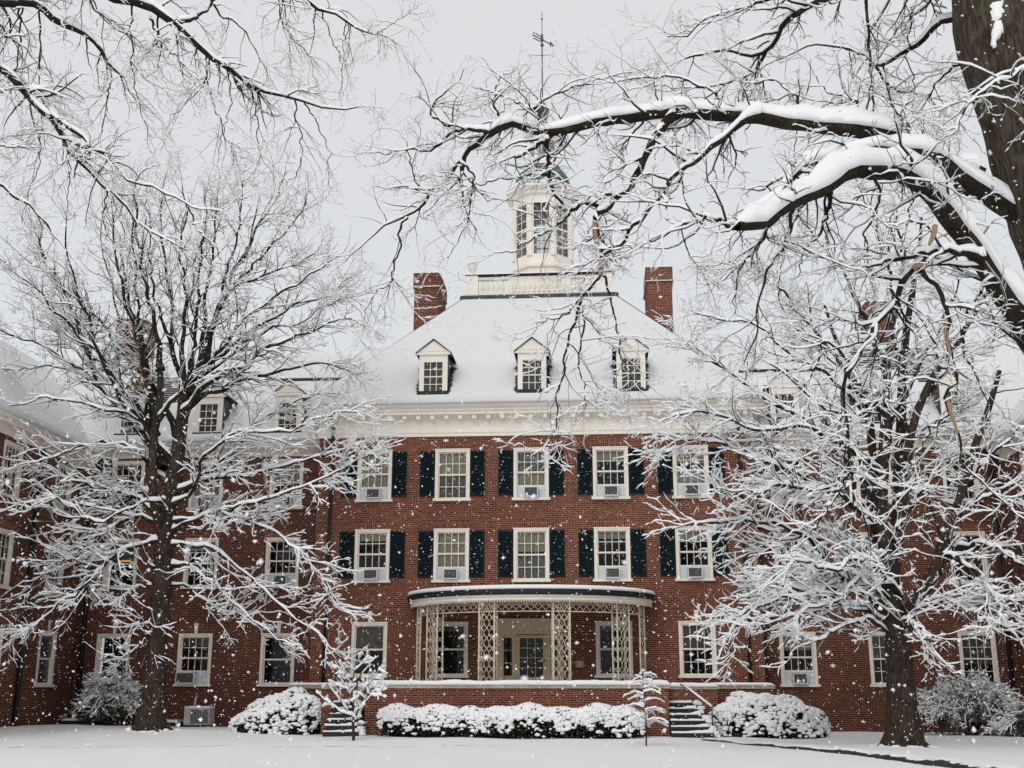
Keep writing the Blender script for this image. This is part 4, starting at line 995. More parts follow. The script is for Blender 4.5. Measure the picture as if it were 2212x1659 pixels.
def leafless_tree(name, label, base, trunk, limbs, levels, seed, bark, twig_mat, snowp, KL=26, extra=None, trunk_k=14, rough_trunk=.06, heavy=(), roots=None):
    rg = np.random.default_rng(seed)
    root = thing(name, label, 'tree', base, 0, None); off = np.array(base)
    # trunk stems
    parts = []
    for pts, rad in trunk:
        P, q = resample(pts, rad, 40, .012, rg); V_, F_ = tubes(P[None], q[None], trunk_k)
        V_ = V_.reshape(40, trunk_k, 3); c = P[:, None]
        lump = 1 + rough_trunk * (np.sin(np.arange(trunk_k) * 2.4 + 1)[None, :, None] * np.sin(np.linspace(0, 9, 40) + 2)[:, None, None] + .6 * rg.normal(size=(40, trunk_k, 1)))
        parts.append(((c + (V_ - c) * lump).reshape(-1, 3) - off, F_))
    poly_parts(root, 'trunk', parts, bark)
    LP = np.array([l[0] for l in limbs]); LR = np.array([l[1] for l in limbs]); sparts = []
    sL = np.linspace(0, 1, LP.shape[1])[None] * lengths(LP)[:, None]; LR = LR * (1 + np.where(LR[:, :1] > .045, .75, .25) * np.exp(-sL / (LR[:, :1] * 3.5 + .02)))
    for i in range(len(limbs)):
        V_, F_ = tubes(LP[i:i + 1], LR[i:i + 1] * (1 + .07 * rg.normal(size=LR[i:i + 1].shape)), 9)
        put('limb', np_mesh('limb', V_ - off, F_, MT['limb']), root)
    if extra is not None:
        eP, eR = extra(rg); LPx, LRx = np.concatenate([LP, eP]), np.concatenate([LR, eR])
        V_, F_ = tubes(eP, eR, 6); put('limb', np_mesh('limb', V_ - off, F_, MT['limb']), root)
    else: LPx, LRx = LP, LR
    w0, h0, hk = snowp[:3]; zf = snowp[3] if len(snowp) > 3 else None
    sparts.append(snow_on(LPx, LRx, w0, h0, hk * (.75 if zf else 1), rg, rough=.45 if zf else .25, zf=zf))
    for i, hm, hk2 in heavy: sparts.append(snow_on(LP[i:i + 1], LR[i:i + 1], .03, .03, hk2, rg, hmax=hm, rough=.35, hz0=.12))
    cur = (LPx, LRx); tw = []
    for li, lv in enumerate(levels):
        src = lv.pop('src', None); 
        if src == 'limbs+': cur = None
        P, q = children(*prev_join(cur, LPx, LRx, li), r=rg, **lv)
        tw.append(tubes(P, q, 5 if li == 0 else 3)); sparts.append(snow_on(P, q, w0, h0, hk, rg, rough=.4, k=6 if li == 0 else 4, keep=.93, zf=zf))
        cur = (P, q)
    V_, F_ = join(tw); put('crown', np_mesh('crown', V_ - off, F_, twig_mat), root)
    if roots:
        an = rg.uniform(0, 6.28, 60); rd = roots * rg.uniform(.8, 1.9, 60); C = np.stack([base[0] + rd * np.cos(an), base[1] + rd * np.sin(an), np.zeros(60)], 1); C[:, 2] = gz(C[:, 0], C[:, 1]) - .02
        lv_, lf_ = lumps(C, rg.uniform(.05, .16, 60), rg, .45); V_, F_ = lv_ - off, lf_; put('root_snow', np_mesh('root_snow', V_, F_, MT['snow']), root)
        rp = []
        for k in range(7):
            a = k * .9 + rg.uniform(-.2, .2); P, q = resample([(base[0] + roots * .45 * math.cos(a), base[1] + roots * .45 * math.sin(a), base[2] + .45), (base[0] + roots * .95 * math.cos(a), base[1] + roots * .95 * math.sin(a), base[2] + .12), (base[0] + roots * 1.6 * math.cos(a + .2), base[1] + roots * 1.6 * math.sin(a + .2), base[2] - .06)], [.15, .11, .05], 10); rp.append(tubes(P[None], q[None], 7))
        V_, F_ = join(rp); put('root', np_mesh('root', V_ - off, F_, bark), root)
    V_, F_ = join(sparts); put('snow_cover', np_mesh('snow_cover', V_ - off, F_, MT['snow']), root)
    return root, rg
def prev_join(cur, LP, LR, li): return cur if cur is not None else (LP, LR)

# ---- left tree
YA = -5.0
rgA = np.random.default_rng(21)
def LA(pts, dy, r0, r1=.014, y0=YA, jit=.07): return trace(pts, y0, y0 + dy, r0 * .95, r1, 26, rgA, jit)
baseA = (-12.1, YA, float(gz(-12.1, YA)))
a_ = lambda px, py, dy=0: at(px, py, YA + dy)
trunkA = [([a_(322, 1588), a_(326, 1545), a_(333, 1470), a_(343, 1350), a_(352, 1240), a_(360, 1120), a_(372, 1050), a_(382, 989), a_(392, 915), a_(404, 836, .2), a_(436, 790, .3)], [.66, .47, .37, .335, .325, .30, .28, .25, .22, .17, .13]),
          ([a_(352, 1170, -.1), a_(336, 1100, -.3), a_(330, 1040, -.4), a_(334, 940, -.5), a_(347, 850, -.5), a_(345, 790, -.4)], [.18, .155, .15, .135, .12, .10])]
limbsA = [
    LA([(436, 792), (455, 735), (474, 662), (501, 592), (528, 549), (550, 480), (560, 425)], .8, .13),
    LA([(346, 800), (336, 690), (312, 600), (300, 510), (292, 430), (296, 390)], -.8, .10, y0=YA - .4),
    LA([(340, 905), (365, 875), (392, 848), (411, 808), (420, 740), (418, 660), (425, 560)], -1.6, .09, y0=YA - .5),
    LA([(355, 1010), (325, 955), (254, 880), (217, 833), (190, 772), (169, 708), (158, 670), (118, 600), (78, 515), (60, 450)], 1.6, .14),
    LA([(382, 940), (350, 870), (315, 820), (257, 758), (207, 681), (166, 660), (100, 590), (30, 540), (-10, 500)], 2.6, .12),
    LA([(375, 1000), (300, 900), (240, 840), (200, 700), (160, 610), (140, 520), (150, 440)], -3.0, .11),
    LA([(330, 930), (315, 792), (306, 738), (300, 690), (294, 616), (289, 548), (283, 470), (290, 395)], 1.5, .11),
    LA([(397, 870), (393, 826), (376, 769), (369, 731), (373, 670), (359, 599), (354, 520), (348, 450), (362, 372)], 2.2, .13),
    LA([(392, 915), (423, 860), (491, 838), (525, 819), (596, 808), (677, 785), (740, 800), (778, 812)], -1.5, .12),
    LA([(404, 850), (440, 800), (508, 738), (576, 691), (643, 660), (711, 633), (765, 592)], 1.8, .11),
    LA([(396, 890), (450, 830), (520, 790), (600, 740), (670, 720), (740, 690), (782, 700)], -3.2, .10),
    LA([(436, 792), (454, 711), (474, 657), (508, 616), (549, 603), (593, 589), (650, 570), (690, 530)], -1.0, .10),
    LA([(528, 558), (545, 520), (560, 480), (593, 440), (604, 395), (620, 370)], 1.0, .06, y0=YA + .7),
    LA([(430, 800), (440, 720), (445, 620), (465, 520), (470, 440), (480, 380)], 2.0, .10),
    LA([(404, 836), (395, 740), (400, 640), (390, 540), (400, 450), (395, 400)], -2.5, .10),
    LA([(376, 1062), (430, 1042), (474, 1032), (575, 1019), (650, 995), (711, 982), (790, 955)], -2.2, .085),
    LA([(378, 1050), (406, 1050), (481, 993), (521, 966), (541, 922), (600, 890), (680, 850), (740, 850)], 1.5, .085),
    LA([(365, 1125), (420, 1125), (480, 1118), (560, 1130), (640, 1190), (700, 1255), (725, 1310)], -2.5, .08),
    LA([(362, 1180), (420, 1180), (480, 1200), (560, 1265), (640, 1335), (700, 1375), (725, 1405)], -1.5, .075),
    LA([(365, 1150), (440, 1115), (510, 1095), (600, 1070), (700, 1030), (800, 985)], -3.5, .08),
    LA([(358, 1220), (420, 1228), (470, 1270), (530, 1330), (580, 1365), (618, 1392)], -2.8, .06),
    LA([(355, 1262), (410, 1270), (470, 1320), (540, 1330), (610, 1350)], 1.5, .05),
    LA([(360, 1140), (290, 1118), (200, 1165), (120, 1225), (20, 1275)], -2.0, .085),
    LA([(358, 1170), (260, 1190), (180, 1265), (80, 1345), (20, 1385)], -3.2, .08),
    LA([(362, 1120), (290, 1075), (220, 1058), (150, 1035), (60, 1000), (0, 988)], -1.2, .085),
    LA([(362, 1100), (300, 1060), (250, 1100), (160, 1130), (80, 1160), (0, 1180)], 1.8, .07),
    LA([(360, 1045), (280, 965), (200, 958), (120, 980), (30, 1012)], -2.5, .075),
    LA([(345, 960), (300, 905), (200, 880), (110, 862), (10, 880)], -1.5, .07),
    LA([(352, 1235), (318, 1222), (285, 1200), (235, 1190)], -1.0, .035),
    LA([(348, 1265), (300, 1268), (262, 1295)], -.4, .03),
    LA([(350, 1100), (420, 1060), (440, 990), (520, 930), (600, 940), (700, 900), (770, 890)], -3.8, .08),
    LA([(345, 1330), (310, 1345), (280, 1340)], -.8, .025), LA([(347, 1350), (310, 1385), (260, 1420)], -1.0, .025),
    LA([(364, 1115), (330, 1080), (210, 1120), (120, 1080), (30, 1090)], -4.0, .07),
    LA([(240, 860), (190, 820), (120, 790), (40, 800), (-20, 790)], 1.0, .05, y0=YA + .8), LA([(200, 800), (150, 740), (80, 690), (10, 650)], 1.0, .05, y0=YA + 1.2),
    LA([(310, 800), (260, 700), (240, 600), (220, 520), (225, 440)], 2.0, .06, y0=YA + 1), LA([(480, 838), (560, 770), (620, 740), (700, 670)], 1.0, .05, y0=YA - .8),
    LA([(300, 885), (210, 760), (130, 680), (60, 600), (0, 560)], -2.2, .08), LA([(250, 870), (160, 790), (80, 740), (0, 720), (-30, 700)], -1.5, .06, y0=YA + .6),
    LA([(205, 800), (140, 640), (90, 540), (40, 460)], .8, .06, y0=YA + 1.0), LA([(330, 860), (270, 640), (250, 540), (240, 460), (250, 400)], -2.0, .07, y0=YA - .4),
    LA([(404, 830), (430, 660), (430, 560), (445, 480), (440, 410)], -1.5, .08), LA([(474, 660), (500, 560), (520, 480), (525, 410), (540, 385)], -1.2, .06, y0=YA + .3),
    LA([(508, 616), (560, 560), (620, 500), (650, 460), (665, 430)], .8, .06, y0=YA - .3), LA([(440, 800), (520, 700), (600, 640), (660, 600), (720, 560)], -2.8, .08),
    LA([(306, 738), (270, 620), (265, 520), (262, 440)], .6, .06, y0=YA + .3), LA([(370, 735), (330, 620), (325, 520), (320, 430)], -1.0, .06, y0=YA + .6), LA([(393, 826), (470, 790), (560, 720), (640, 700), (720, 650), (775, 640)], 2.4, .07),
    LA([(340, 940), (250, 820), (170, 740), (100, 660), (20, 620)], 2.4, .08),
]
SNA = (.0155, .037, 1.3, (8.5, 14.0, .68))
rootA, _ = leafless_tree('snowy_tree', 'large bare tree left of the entrance, wide snow laden crown, straight single trunk', baseA, trunkA, limbsA, [
    dict(dens=2.7, tmin=.14, ln=1.5, ang=(22, 55), K=8, up=.035, wob=.13, rr=.5, rmax=.05, ymax=.4, rbase=.012),
    dict(dens=3.0, tmin=.12, ln=.82, ang=(25, 60), K=6, up=.02, wob=.16, rr=.65, rmax=.02, rbase=.009, flat=.8, ymax=.5),
    dict(dens=3.5, tmin=.12, ln=.40, ang=(25, 65), K=4, up=.02, wob=.2, rr=.8, rbase=.0075, rtip=.65, flat=.7, ymax=.55),
    dict(dens=2.4, tmin=.2, ln=.20, ang=(30, 70), K=3, up=.02, wob=.2, rr=.9, rbase=.0065, rtip=.75, flat=.7, tip=False, ymax=.6)], 31, MT['bark'], MT['twig'], SNA, roots=.46)
nb = MB(); rn = random.Random(3); nc = a_(300, 834, -.7) - np.array(baseA)
for i in range(160):
    p = Vector(nc) + Vector((rn.gauss(0, .16), rn.gauss(0, .14), rn.gauss(0, .26))); u = Vector((rn.gauss(0, 1), rn.gauss(0, 1), rn.gauss(0, 1))).normalized(); v = u.orthogonal().normalized()
    nb.face([p - u * .07, p + v * .05, p + u * .07, p - v * .05])
nb.build('dead_leaf_clump', MT['nest'], rootA)['kind'] = 'stuff'

# ---- right forked tree
YB = -10.0
rgB = np.random.default_rng(22)
def LB(pts, dy, r0, r1=.014, y0=YB, jit=.07): return trace(pts, y0, y0 + dy, r0 * .95, r1, 26, rgB, jit)
b_ = lambda px, py, dy=0: at(px, py, YB + dy)
bb = b_(1953, 1610); baseB = (float(bb[0]), YB, float(gz(bb[0], YB)))
trunkB = [([b_(1956, 1632), b_(1952, 1575), b_(1946, 1500), b_(1938, 1400), b_(1930, 1330), b_(1912, 1260), b_(1912, 1190), b_(1905, 1110), b_(1909, 1000), b_(1912, 915), b_(1916, 810), b_(1928, 700)], [.66, .46, .38, .35, .33, .25, .20, .175, .15, .14, .11, .08]),
          ([b_(1942, 1390), b_(1962, 1325, -.1), b_(1990, 1280, -.3), b_(2018, 1235, -.4), b_(2045, 1150, -.5), b_(2070, 1090, -.6), b_(2095, 1000, -.8), b_(2130, 900, -1), b_(2160, 800, -1.2)], [.3, .20, .175, .165, .15, .13, .11, .09, .06]),
          ([b_(1928, 1340, .2), b_(1930, 1230, .4), b_(1936, 1140, .5), b_(1940, 1040, .6), b_(1946, 921, .8), b_(1950, 826, .9), b_(1955, 740, 1), b_(1968, 650, 1.1), b_(1985, 545, 1.2), b_(1992, 470, 1.3)], [.22, .17, .165, .155, .145, .13, .115, .09, .06, .03]),
          ([b_(1936, 1200, .4), b_(1948, 1100, .3), b_(1956, 1020, .2), b_(1970, 930, 0), b_(1998, 850, -.2), b_(2026, 797, -.3), b_(2072, 735, -.4), b_(2120, 650, -.5), b_(2165, 575, -.6)], [.15, .135, .13, .12, .105, .09, .07, .05, .03]),
          ([b_(1905, 1230, .3), b_(1886, 1120, .6), b_(1883, 1020, .8), b_(1881, 925, 1), b_(1866, 880, 1.1), b_(1846, 825, 1.2), b_(1812, 750, 1.4), b_(1780, 660, 1.6)], [.17, .14, .13, .12, .10, .085, .06, .04])]
limbsB = [
    LB([(1926, 1345), (1850, 1312), (1790, 1292), (1720, 1292), (1650, 1310), (1590, 1350), (1560, 1392)], -3.0, .10),
    LB([(1925, 1325), (1840, 1275), (1740, 1275), (1680, 1255), (1620, 1280), (1570, 1310)], -1.8, .10),
    LB([(1912, 1270), (1820, 1250), (1770, 1190), (1690, 1135), (1600, 1125), (1520, 1130), (1450, 1142)], -2.6, .10),
    LB([(1910, 1230), (1850, 1200), (1790, 1170), (1720, 1160), (1660, 1185), (1610, 1200)], 1.0, .09),
    LB([(1908, 1150), (1830, 1080), (1750, 1040), (1650, 1000), (1560, 962), (1490, 950), (1425, 975)], -1.5, .10),
    LB([(1905, 1110), (1840, 1010), (1760, 935), (1640, 850), (1560, 790), (1500, 745), (1450, 740)], 1.0, .10),
    LB([(1883, 1010), (1820, 960), (1730, 920), (1650, 930), (1560, 900), (1480, 890), (1430, 905)], -2.5, .08),
    LB([(1866, 882), (1790, 810), (1710, 765), (1640, 705), (1560, 690), (1490, 670)], 1.8, .08),
    LB([(1840, 815), (1770, 720), (1720, 660), (1660, 600), (1590, 570), (1540, 560)], 2.8, .07),
    LB([(1915, 810), (1880, 720), (1840, 620), (1790, 540), (1740, 490), (1700, 440)], 2.5, .08),
    LB([(1928, 705), (1930, 620), (1900, 530), (1880, 450), (1850, 390)], 1.5, .07),
    LB([(1950, 820), (1930, 700), (1950, 600), (1940, 500), (1950, 420), (1940, 360)], 2.8, .08),
    LB([(2000, 850), (2050, 790), (2110, 750), (2180, 720), (2240, 690)], 2.0, .07),
    LB([(2020, 1240), (2080, 1180), (2140, 1180), (2200, 1215), (2260, 1245)], -2.0, .09),
    LB([(2050, 1140), (2110, 1085), (2180, 1050), (2250, 1010)], -2.0, .08),
    LB([(2072, 1085), (2120, 1010), (2190, 940), (2260, 900)], -1.5, .07),
    LB([(1968, 1315), (2030, 1290), (2090, 1318), (2140, 1350)], -2.0, .05),
    LB([(2010, 1250), (2060, 1200), (2110, 1235), (2150, 1290), (2165, 1330)], -2.6, .06),
    LB([(1935, 1390), (1890, 1350), (1840, 1345), (1780, 1375), (1730, 1400)], -2.4, .06),
    LB([(1938, 1360), (1960, 1340), (1990, 1360), (2010, 1390)], -2.6, .05),
    LB([(1940, 1290), (1900, 1220), (1860, 1210), (1800, 1230), (1740, 1215), (1700, 1225)], -4.0, .08),
    LB([(1946, 1000), (1990, 930), (2060, 900), (2130, 850), (2210, 840)], 2.6, .07),
    LB([(1912, 920), (1850, 830), (1800, 780), (1730, 720), (1690, 650), (1680, 580)], 3.6, .07),
    LB([(1910, 1060), (1860, 1040), (1780, 1060), (1680, 1050), (1610, 1060), (1550, 1050)], -3.6, .08),
    LB([(1907, 1190), (1960, 1100), (2020, 1020), (2080, 960), (2150, 920)], 1.5, .08),
    LB([(1909, 1000), (1930, 900), (1990, 780), (2040, 690), (2080, 600), (2110, 520)], 2.0, .08),
    LB([(1930, 1320), (1870, 1240), (1800, 1300), (1720, 1330), (1640, 1350)], -3.4, .07),
    LB([(1960, 930), (1900, 860), (1850, 900), (1760, 870), (1680, 800), (1610, 760)], -1.6, .07),
]
rootB, _ = leafless_tree('snowy_tree', 'bare forked tree right of the entrance, several upright stems above a thick ridged trunk', baseB, trunkB, limbsB, [
    dict(dens=3.4, tmin=.10, ln=1.4, ang=(22, 58), K=8, up=.03, wob=.13, rr=.5, rmax=.045, ymax=.3, rbase=.012),
    dict(dens=3.4, tmin=.12, ln=.74, ang=(25, 60), K=6, up=.02, wob=.16, rr=.65, rmax=.02, rbase=.009, flat=.8, ymax=.4),
    dict(dens=3.5, tmin=.12, ln=.40, ang=(25, 65), K=4, up=.02, wob=.2, rr=.8, rbase=.0075, rtip=.65, flat=.7, ymax=.45),
    dict(dens=2.2, tmin=.2, ln=.19, ang=(30, 70), K=3, up=.02, wob=.2, rr=.9, rbase=.0065, rtip=.75, flat=.7, tip=False, ymax=.5)], 32, MT['bark'], MT['twig'], SNA, roots=.46)

# ---- near tree at the right edge
YC = -30.5
rgC = np.random.default_rng(23)
def LC(pts, dy, r0, r1=.006, y0=YC, jit=0.02): return trace(pts, y0, y0 + dy, r0 * 0.62, r1 * 0.62, 30, rgC, jit)
c_ = lambda px, py, dy=0: at(px, py, YC + dy)
cb = c_(2520, 1700); baseC = (float(cb[0]), YC, float(gz(cb[0], YC)))
trunkC = [([(baseC[0] + .05, YC, baseC[2] - .1), c_(2505, 1560), c_(2480, 1300), c_(2430, 1000), c_(2385, 800), c_(2330, 590), c_(2285, 474), c_(2250, 360), c_(2228, 264), c_(2190, 150), c_(2150, 70), c_(2118, -60), c_(2100, -220)], [.85, .62, .56, .54, .53, .53, .53, .54, .54, .55, .50, .34, .26]),
          ([c_(2215, 230, .1), c_(2222, 110, .2), c_(2238, 0, .3), c_(2262, -160, .5)], [.5, .40, .33, .27])]
limbsC = [
    LC([(2275, 520), (2180, 452), (2079, 385), (2022, 345), (1971, 327), (1920, 328), (1846, 329), (1785, 350), (1734, 364), (1700, 390), (1673, 430), (1632, 466), (1590, 486)], -1.2, .17, .05),
    LC([(2110, 395), (2040, 352), (1990, 322), (1944, 303), (1886, 286), (1801, 279), (1734, 268), (1632, 254), (1560, 249), (1480, 245), (1425, 248), (1375, 251), (1260, 272), (1205, 282), (1168, 285), (1104, 268), (1077, 279), (1046, 296)], .9, .19, .07),
    LC([(1046, 296), (1019, 325), (995, 352), (968, 386), (931, 420), (901, 454), (860, 475), (820, 498), (782, 528), (750, 560)], .6, .065, y0=YC + .9),
    LC([(1060, 287), (1009, 278), (982, 281), (948, 261), (931, 237), (965, 193), (992, 173), (1004, 145)], .3, .045, y0=YC + .85),
    LC([(982, 284), (935, 322), (884, 325), (833, 332), (765, 328)], .5, .03, y0=YC + .9),
    LC([(995, 352), (1019, 372), (1019, 406), (1009, 474), (995, 508), (962, 555)], -.4, .03, y0=YC + 1.0),
    LC([(931, 420), (904, 406), (884, 339), (880, 308), (850, 280)], .3, .022, y0=YC + 1.2),
    LC([(880, 471), (867, 488), (863, 521), (857, 559), (850, 582), (840, 613), (813, 626), (792, 667), (785, 690)], -.3, .028, y0=YC + 1.3),
    LC([(1178, 290), (1185, 339), (1189, 389), (1205, 430), (1236, 450), (1260, 438), (1294, 446)], -.2, .042, .04, y0=YC + .7),
    LC([(1236, 450), (1212, 481), (1172, 508), (1131, 528), (1100, 545), (1060, 550)], -.3, .035, y0=YC + .6),
    LC([(1215, 284), (1190, 293), (1165, 311), (1140, 326), (1111, 345)], -.3, .055, .03, y0=YC + .75),
    LC([(1189, 378), (1138, 377), (1080, 388), (1010, 405), (950, 425)], .3, .028, y0=YC + .7),
    LC([(1084, 271), (1070, 230), (1072, 193), (1085, 165), (1120, 150)], .4, .032, y0=YC + .85),
    LC([(1175, 276), (1151, 237), (1114, 222), (1070, 200), (1020, 190)], .3, .035, y0=YC + .75),
    LC([(1155, 235), (1170, 215), (1219, 196), (1280, 175), (1350, 158), (1410, 150)], .8, .03, y0=YC + .8),
    LC([(1460, 246), (1442, 258), (1415, 298), (1402, 325), (1375, 372), (1358, 406), (1324, 433), (1300, 452), (1287, 474), (1287, 501), (1294, 535), (1300, 560)], -.6, .085, .045, y0=YC + .5),
    LC([(1300, 555), (1296, 593), (1266, 630), (1253, 660), (1233, 711), (1222, 765), (1214, 806), (1203, 847), (1202, 887), (1202, 921), (1182, 958)], -.3, .04, y0=YC - .1),
    LC([(1299, 590), (1314, 616), (1321, 660), (1331, 704), (1338, 752), (1361, 813), (1388, 850)], -.4, .028, y0=YC - .1),
    LC([(1260, 660), (1256, 720), (1253, 786), (1263, 836), (1263, 877), (1248, 905)], -.3, .022, y0=YC - .15),
    LC([(1260, 640), (1220, 680), (1180, 690), (1150, 720)], .2, .02, y0=YC - .15),
    LC([(1640, 255), (1605, 264), (1565, 295), (1504, 339), (1463, 372), (1435, 406), (1409, 447), (1375, 488), (1341, 521), (1294, 555)], -.9, .075, .03, y0=YC + .3),
    LC([(2330, 830), (2262, 775), (2206, 695), (2160, 618), (2105, 540), (2050, 470), (2005, 415), (1972, 392), (1930, 374), (1880, 367), (1835, 373), (1795, 398), (1760, 421), (1714, 440), (1666, 470), (1632, 486), (1592, 491)], -2.6, .21, .065, y0=YC - .6),
    LC([(1610, 489), (1571, 490), (1530, 468), (1500, 480), (1455, 497), (1400, 530), (1340, 545)], -.3, .05, y0=YC - 2.6),
    LC([(2125, 560), (2073, 545), (2020, 546), (1971, 552), (1920, 565), (1876, 579)], -.5, .06, .02, y0=YC - 1.6),
    LC([(2000, 548), (1981, 574), (1951, 610), (1930, 657), (1900, 694), (1873, 735), (1846, 786), (1825, 816), (1825, 870), (1832, 938), (1839, 1023), (1856, 1090), (1875, 1160)], -.8, .055, .012, y0=YC - 1.8),
    LC([(1981, 574), (2010, 600), (2032, 626), (2045, 684), (2042, 718), (2052, 769), (2066, 813), (2045, 853), (2052, 887), (2069, 938), (2086, 1006), (2137, 1050), (2190, 1110)], -.5, .045, .01, y0=YC - 1.9),
    LC([(1846, 786), (1790, 740), (1760, 790), (1730, 850), (1700, 900)], -.3, .022, y0=YC - 2.2), LC([(1900, 694), (1850, 700), (1800, 690), (1750, 720)], .3, .018, y0=YC - 2.0),
    LC([(2066, 813), (2030, 780), (2010, 720), (1985, 690), (1960, 720)], .2, .022, y0=YC - 2.1), LC([(1832, 938), (1870, 980), (1900, 1020), (1930, 1060), (1940, 1100)], .2, .018, y0=YC - 2.3),
    LC([(1839, 1010), (1800, 1080), (1760, 1140), (1730, 1180)], .2, .018, y0=YC - 2.4), LC([(2052, 887), (2010, 930), (1980, 990), (1960, 1040)], .2, .018, y0=YC - 2.1),
    LC([(2150, 600), (2100, 650), (2080, 720), (2100, 800), (2130, 860), (2140, 930)], -.4, .035, y0=YC - 1.2), LC([(2200, 690), (2140, 700), (2100, 690), (2060, 650)], -.3, .03, y0=YC - .9),
    LC([(1785, 350), (1740, 430), (1710, 500), (1690, 570), (1680, 640)], .5, .03, y0=YC - .8), LC([(1795, 398), (1790, 450), (1770, 500), (1735, 545), (1720, 600)], .3, .04, y0=YC - 2.3),
    LC([(1666, 470), (1640, 520), (1610, 560), (1590, 620), (1585, 680)], .3, .035, y0=YC - 2.4), LC([(1960, 328), (1964, 400), (1970, 440), (1955, 500), (1940, 540)], -.3, .03, y0=YC - .4),
    LC([(1720, 437), (1690, 540), (1650, 600), (1640, 690), (1620, 760), (1590, 800)], -.2, .03, y0=YC - 2.3), LC([(1880, 367), (1900, 430), (1870, 500), (1880, 560), (1860, 620)], .3, .03, y0=YC - 2.2),
    LC([(2110, -40), (1990, -20), (1860, -30), (1761, 7), (1700, 44), (1683, 75), (1659, 102), (1622, 118), (1544, 112), (1480, 130)], 1.4, .10, .02, y0=YC + .2),
    LC([(2120, 20), (2045, 45), (1984, 91), (1917, 135), (1886, 137), (1856, 118), (1768, 98), (1700, 120), (1620, 160)], 1.8, .07, y0=YC + .3),
    LC([(1870, -40), (1874, 61), (1880, 152), (1893, 264)], .2, .035, .02, y0=YC + .5), LC([(1886, 137), (1930, 190), (2000, 210), (2060, 260)], .5, .03, y0=YC + 1.2),
    LC([(2290, 100), (2212, 152), (2106, 210), (2039, 305)], -1.2, .04, .012, y0=YC - 1.0), LC([(1659, 102), (1620, 160), (1560, 180), (1480, 190), (1400, 185)], .5, .04, y0=YC + 1.2),
    LC([(1761, 7), (1690, -10), (1600, 20), (1530, 40), (1470, 80), (1420, 60)], .8, .05, y0=YC + 1.0), LC([(1734, 268), (1720, 210), (1670, 170), (1620, 180), (1570, 150)], .8, .035, y0=YC + .3),
    LC([(1560, 249), (1540, 200), (1470, 170), (1400, 165), (1330, 180), (1260, 160)], .8, .035, y0=YC + .6), LC([(1886, 286), (1850, 220), (1790, 200), (1750, 150)], 1.0, .04, y0=YC + .2),
    LC([(1971, 20), (1960, 100), (1975, 190), (1970, 250)], .3, .022, y0=YC + .7), LC([(2089, 130), (2030, 170), (1990, 240), (1960, 280)], 1.0, .03, y0=YC + .2),
]
rootC, _ = leafless_tree('snowy_tree', 'huge near tree with leaning ridged trunk at the right edge, limbs reaching over the roof', baseC, trunkC, limbsC, [
    dict(dens=5.6, tmin=.10, ln=.85, ang=(28, 70), K=8, up=.0, wob=.22, rr=.55, rmax=.026, rbase=.008),
    dict(dens=6.0, tmin=.1, ln=.40, ang=(28, 70), K=6, up=.0, wob=.26, rr=.65, rmax=.013, flat=.8, rbase=.006),
    dict(dens=6.0, tmin=.12, ln=.19, ang=(30, 75), K=4, up=.0, wob=.28, rr=.8, rtip=.75, flat=.8, rbase=.0048),
    dict(dens=3.0, tmin=.2, ln=.07, ang=(35, 80), K=3, up=.02, wob=.2, rr=.95, rtip=.8, tip=False)], 33, MT['bark_near'], MT['twig'], (.004, .011, 1.7), trunk_k=28, rough_trunk=.035, heavy=((21, .32, 2.8), (1, .13, 1.4), (0, .13, 1.4)))
P_, q_ = trace([(2140, -12), (2150, 12), (2153, 38), (2158, 60), (2150, 80), (2143, 104)], YC - .36, YC - .50, .02, .02, 24, rgC, .012)
q_ = q_ * np.interp(np.linspace(0, 1, 24), [0, .25, .6, .85, 1], [2.5, 4.2, 3.4, 1.8, .5]) * rgC.uniform(.75, 1.3, 24); V_, F_ = tubes(P_[None], q_[None], 9); V_ = V_ + rgC.normal(size=V_.shape) * .006
put('snow_pocket', np_mesh('snow_pocket', V_ - np.array(baseC), F_, MT['snow']), rootC)
def peeled(pts, y0, y1, r0, r1):
    P, q = trace(pts, y0, y1, r0, r1, 14, rgC, .004); q = q * (.6 + .4 * np.sin(np.linspace(.2, math.pi - .2, 14)))
    V_, F_ = tubes(P[None], q[None], 7); put('peeled_wood', np_mesh('peeled_wood', V_ - np.array(baseC), F_, MT['peeled']), rootC)
peeled([(1284, 478), (1284, 501), (1291, 535), (1297, 560)], YC - .08, YC - .14, .034, .032); peeled([(1300, 560), (1297, 590), (1290, 604)], YC - .14, YC - .14, .036, .03)
peeled([(2022, 486), (2017, 505), (2008, 530)], YC - 2.3, YC - 2.3, .035, .02); peeled([(2044, 690), (2042, 718), (2051, 764)], YC - 2.2, YC - 2.25, .026, .02)
peeled([(2046, 858), (2054, 890), (2069, 935)], YC - 2.28, YC - 2.33, .02, .016); peeled([(1972, 582), (1984, 574), (1996, 582)], YC - 1.92, YC - 1.92, .035, .03)

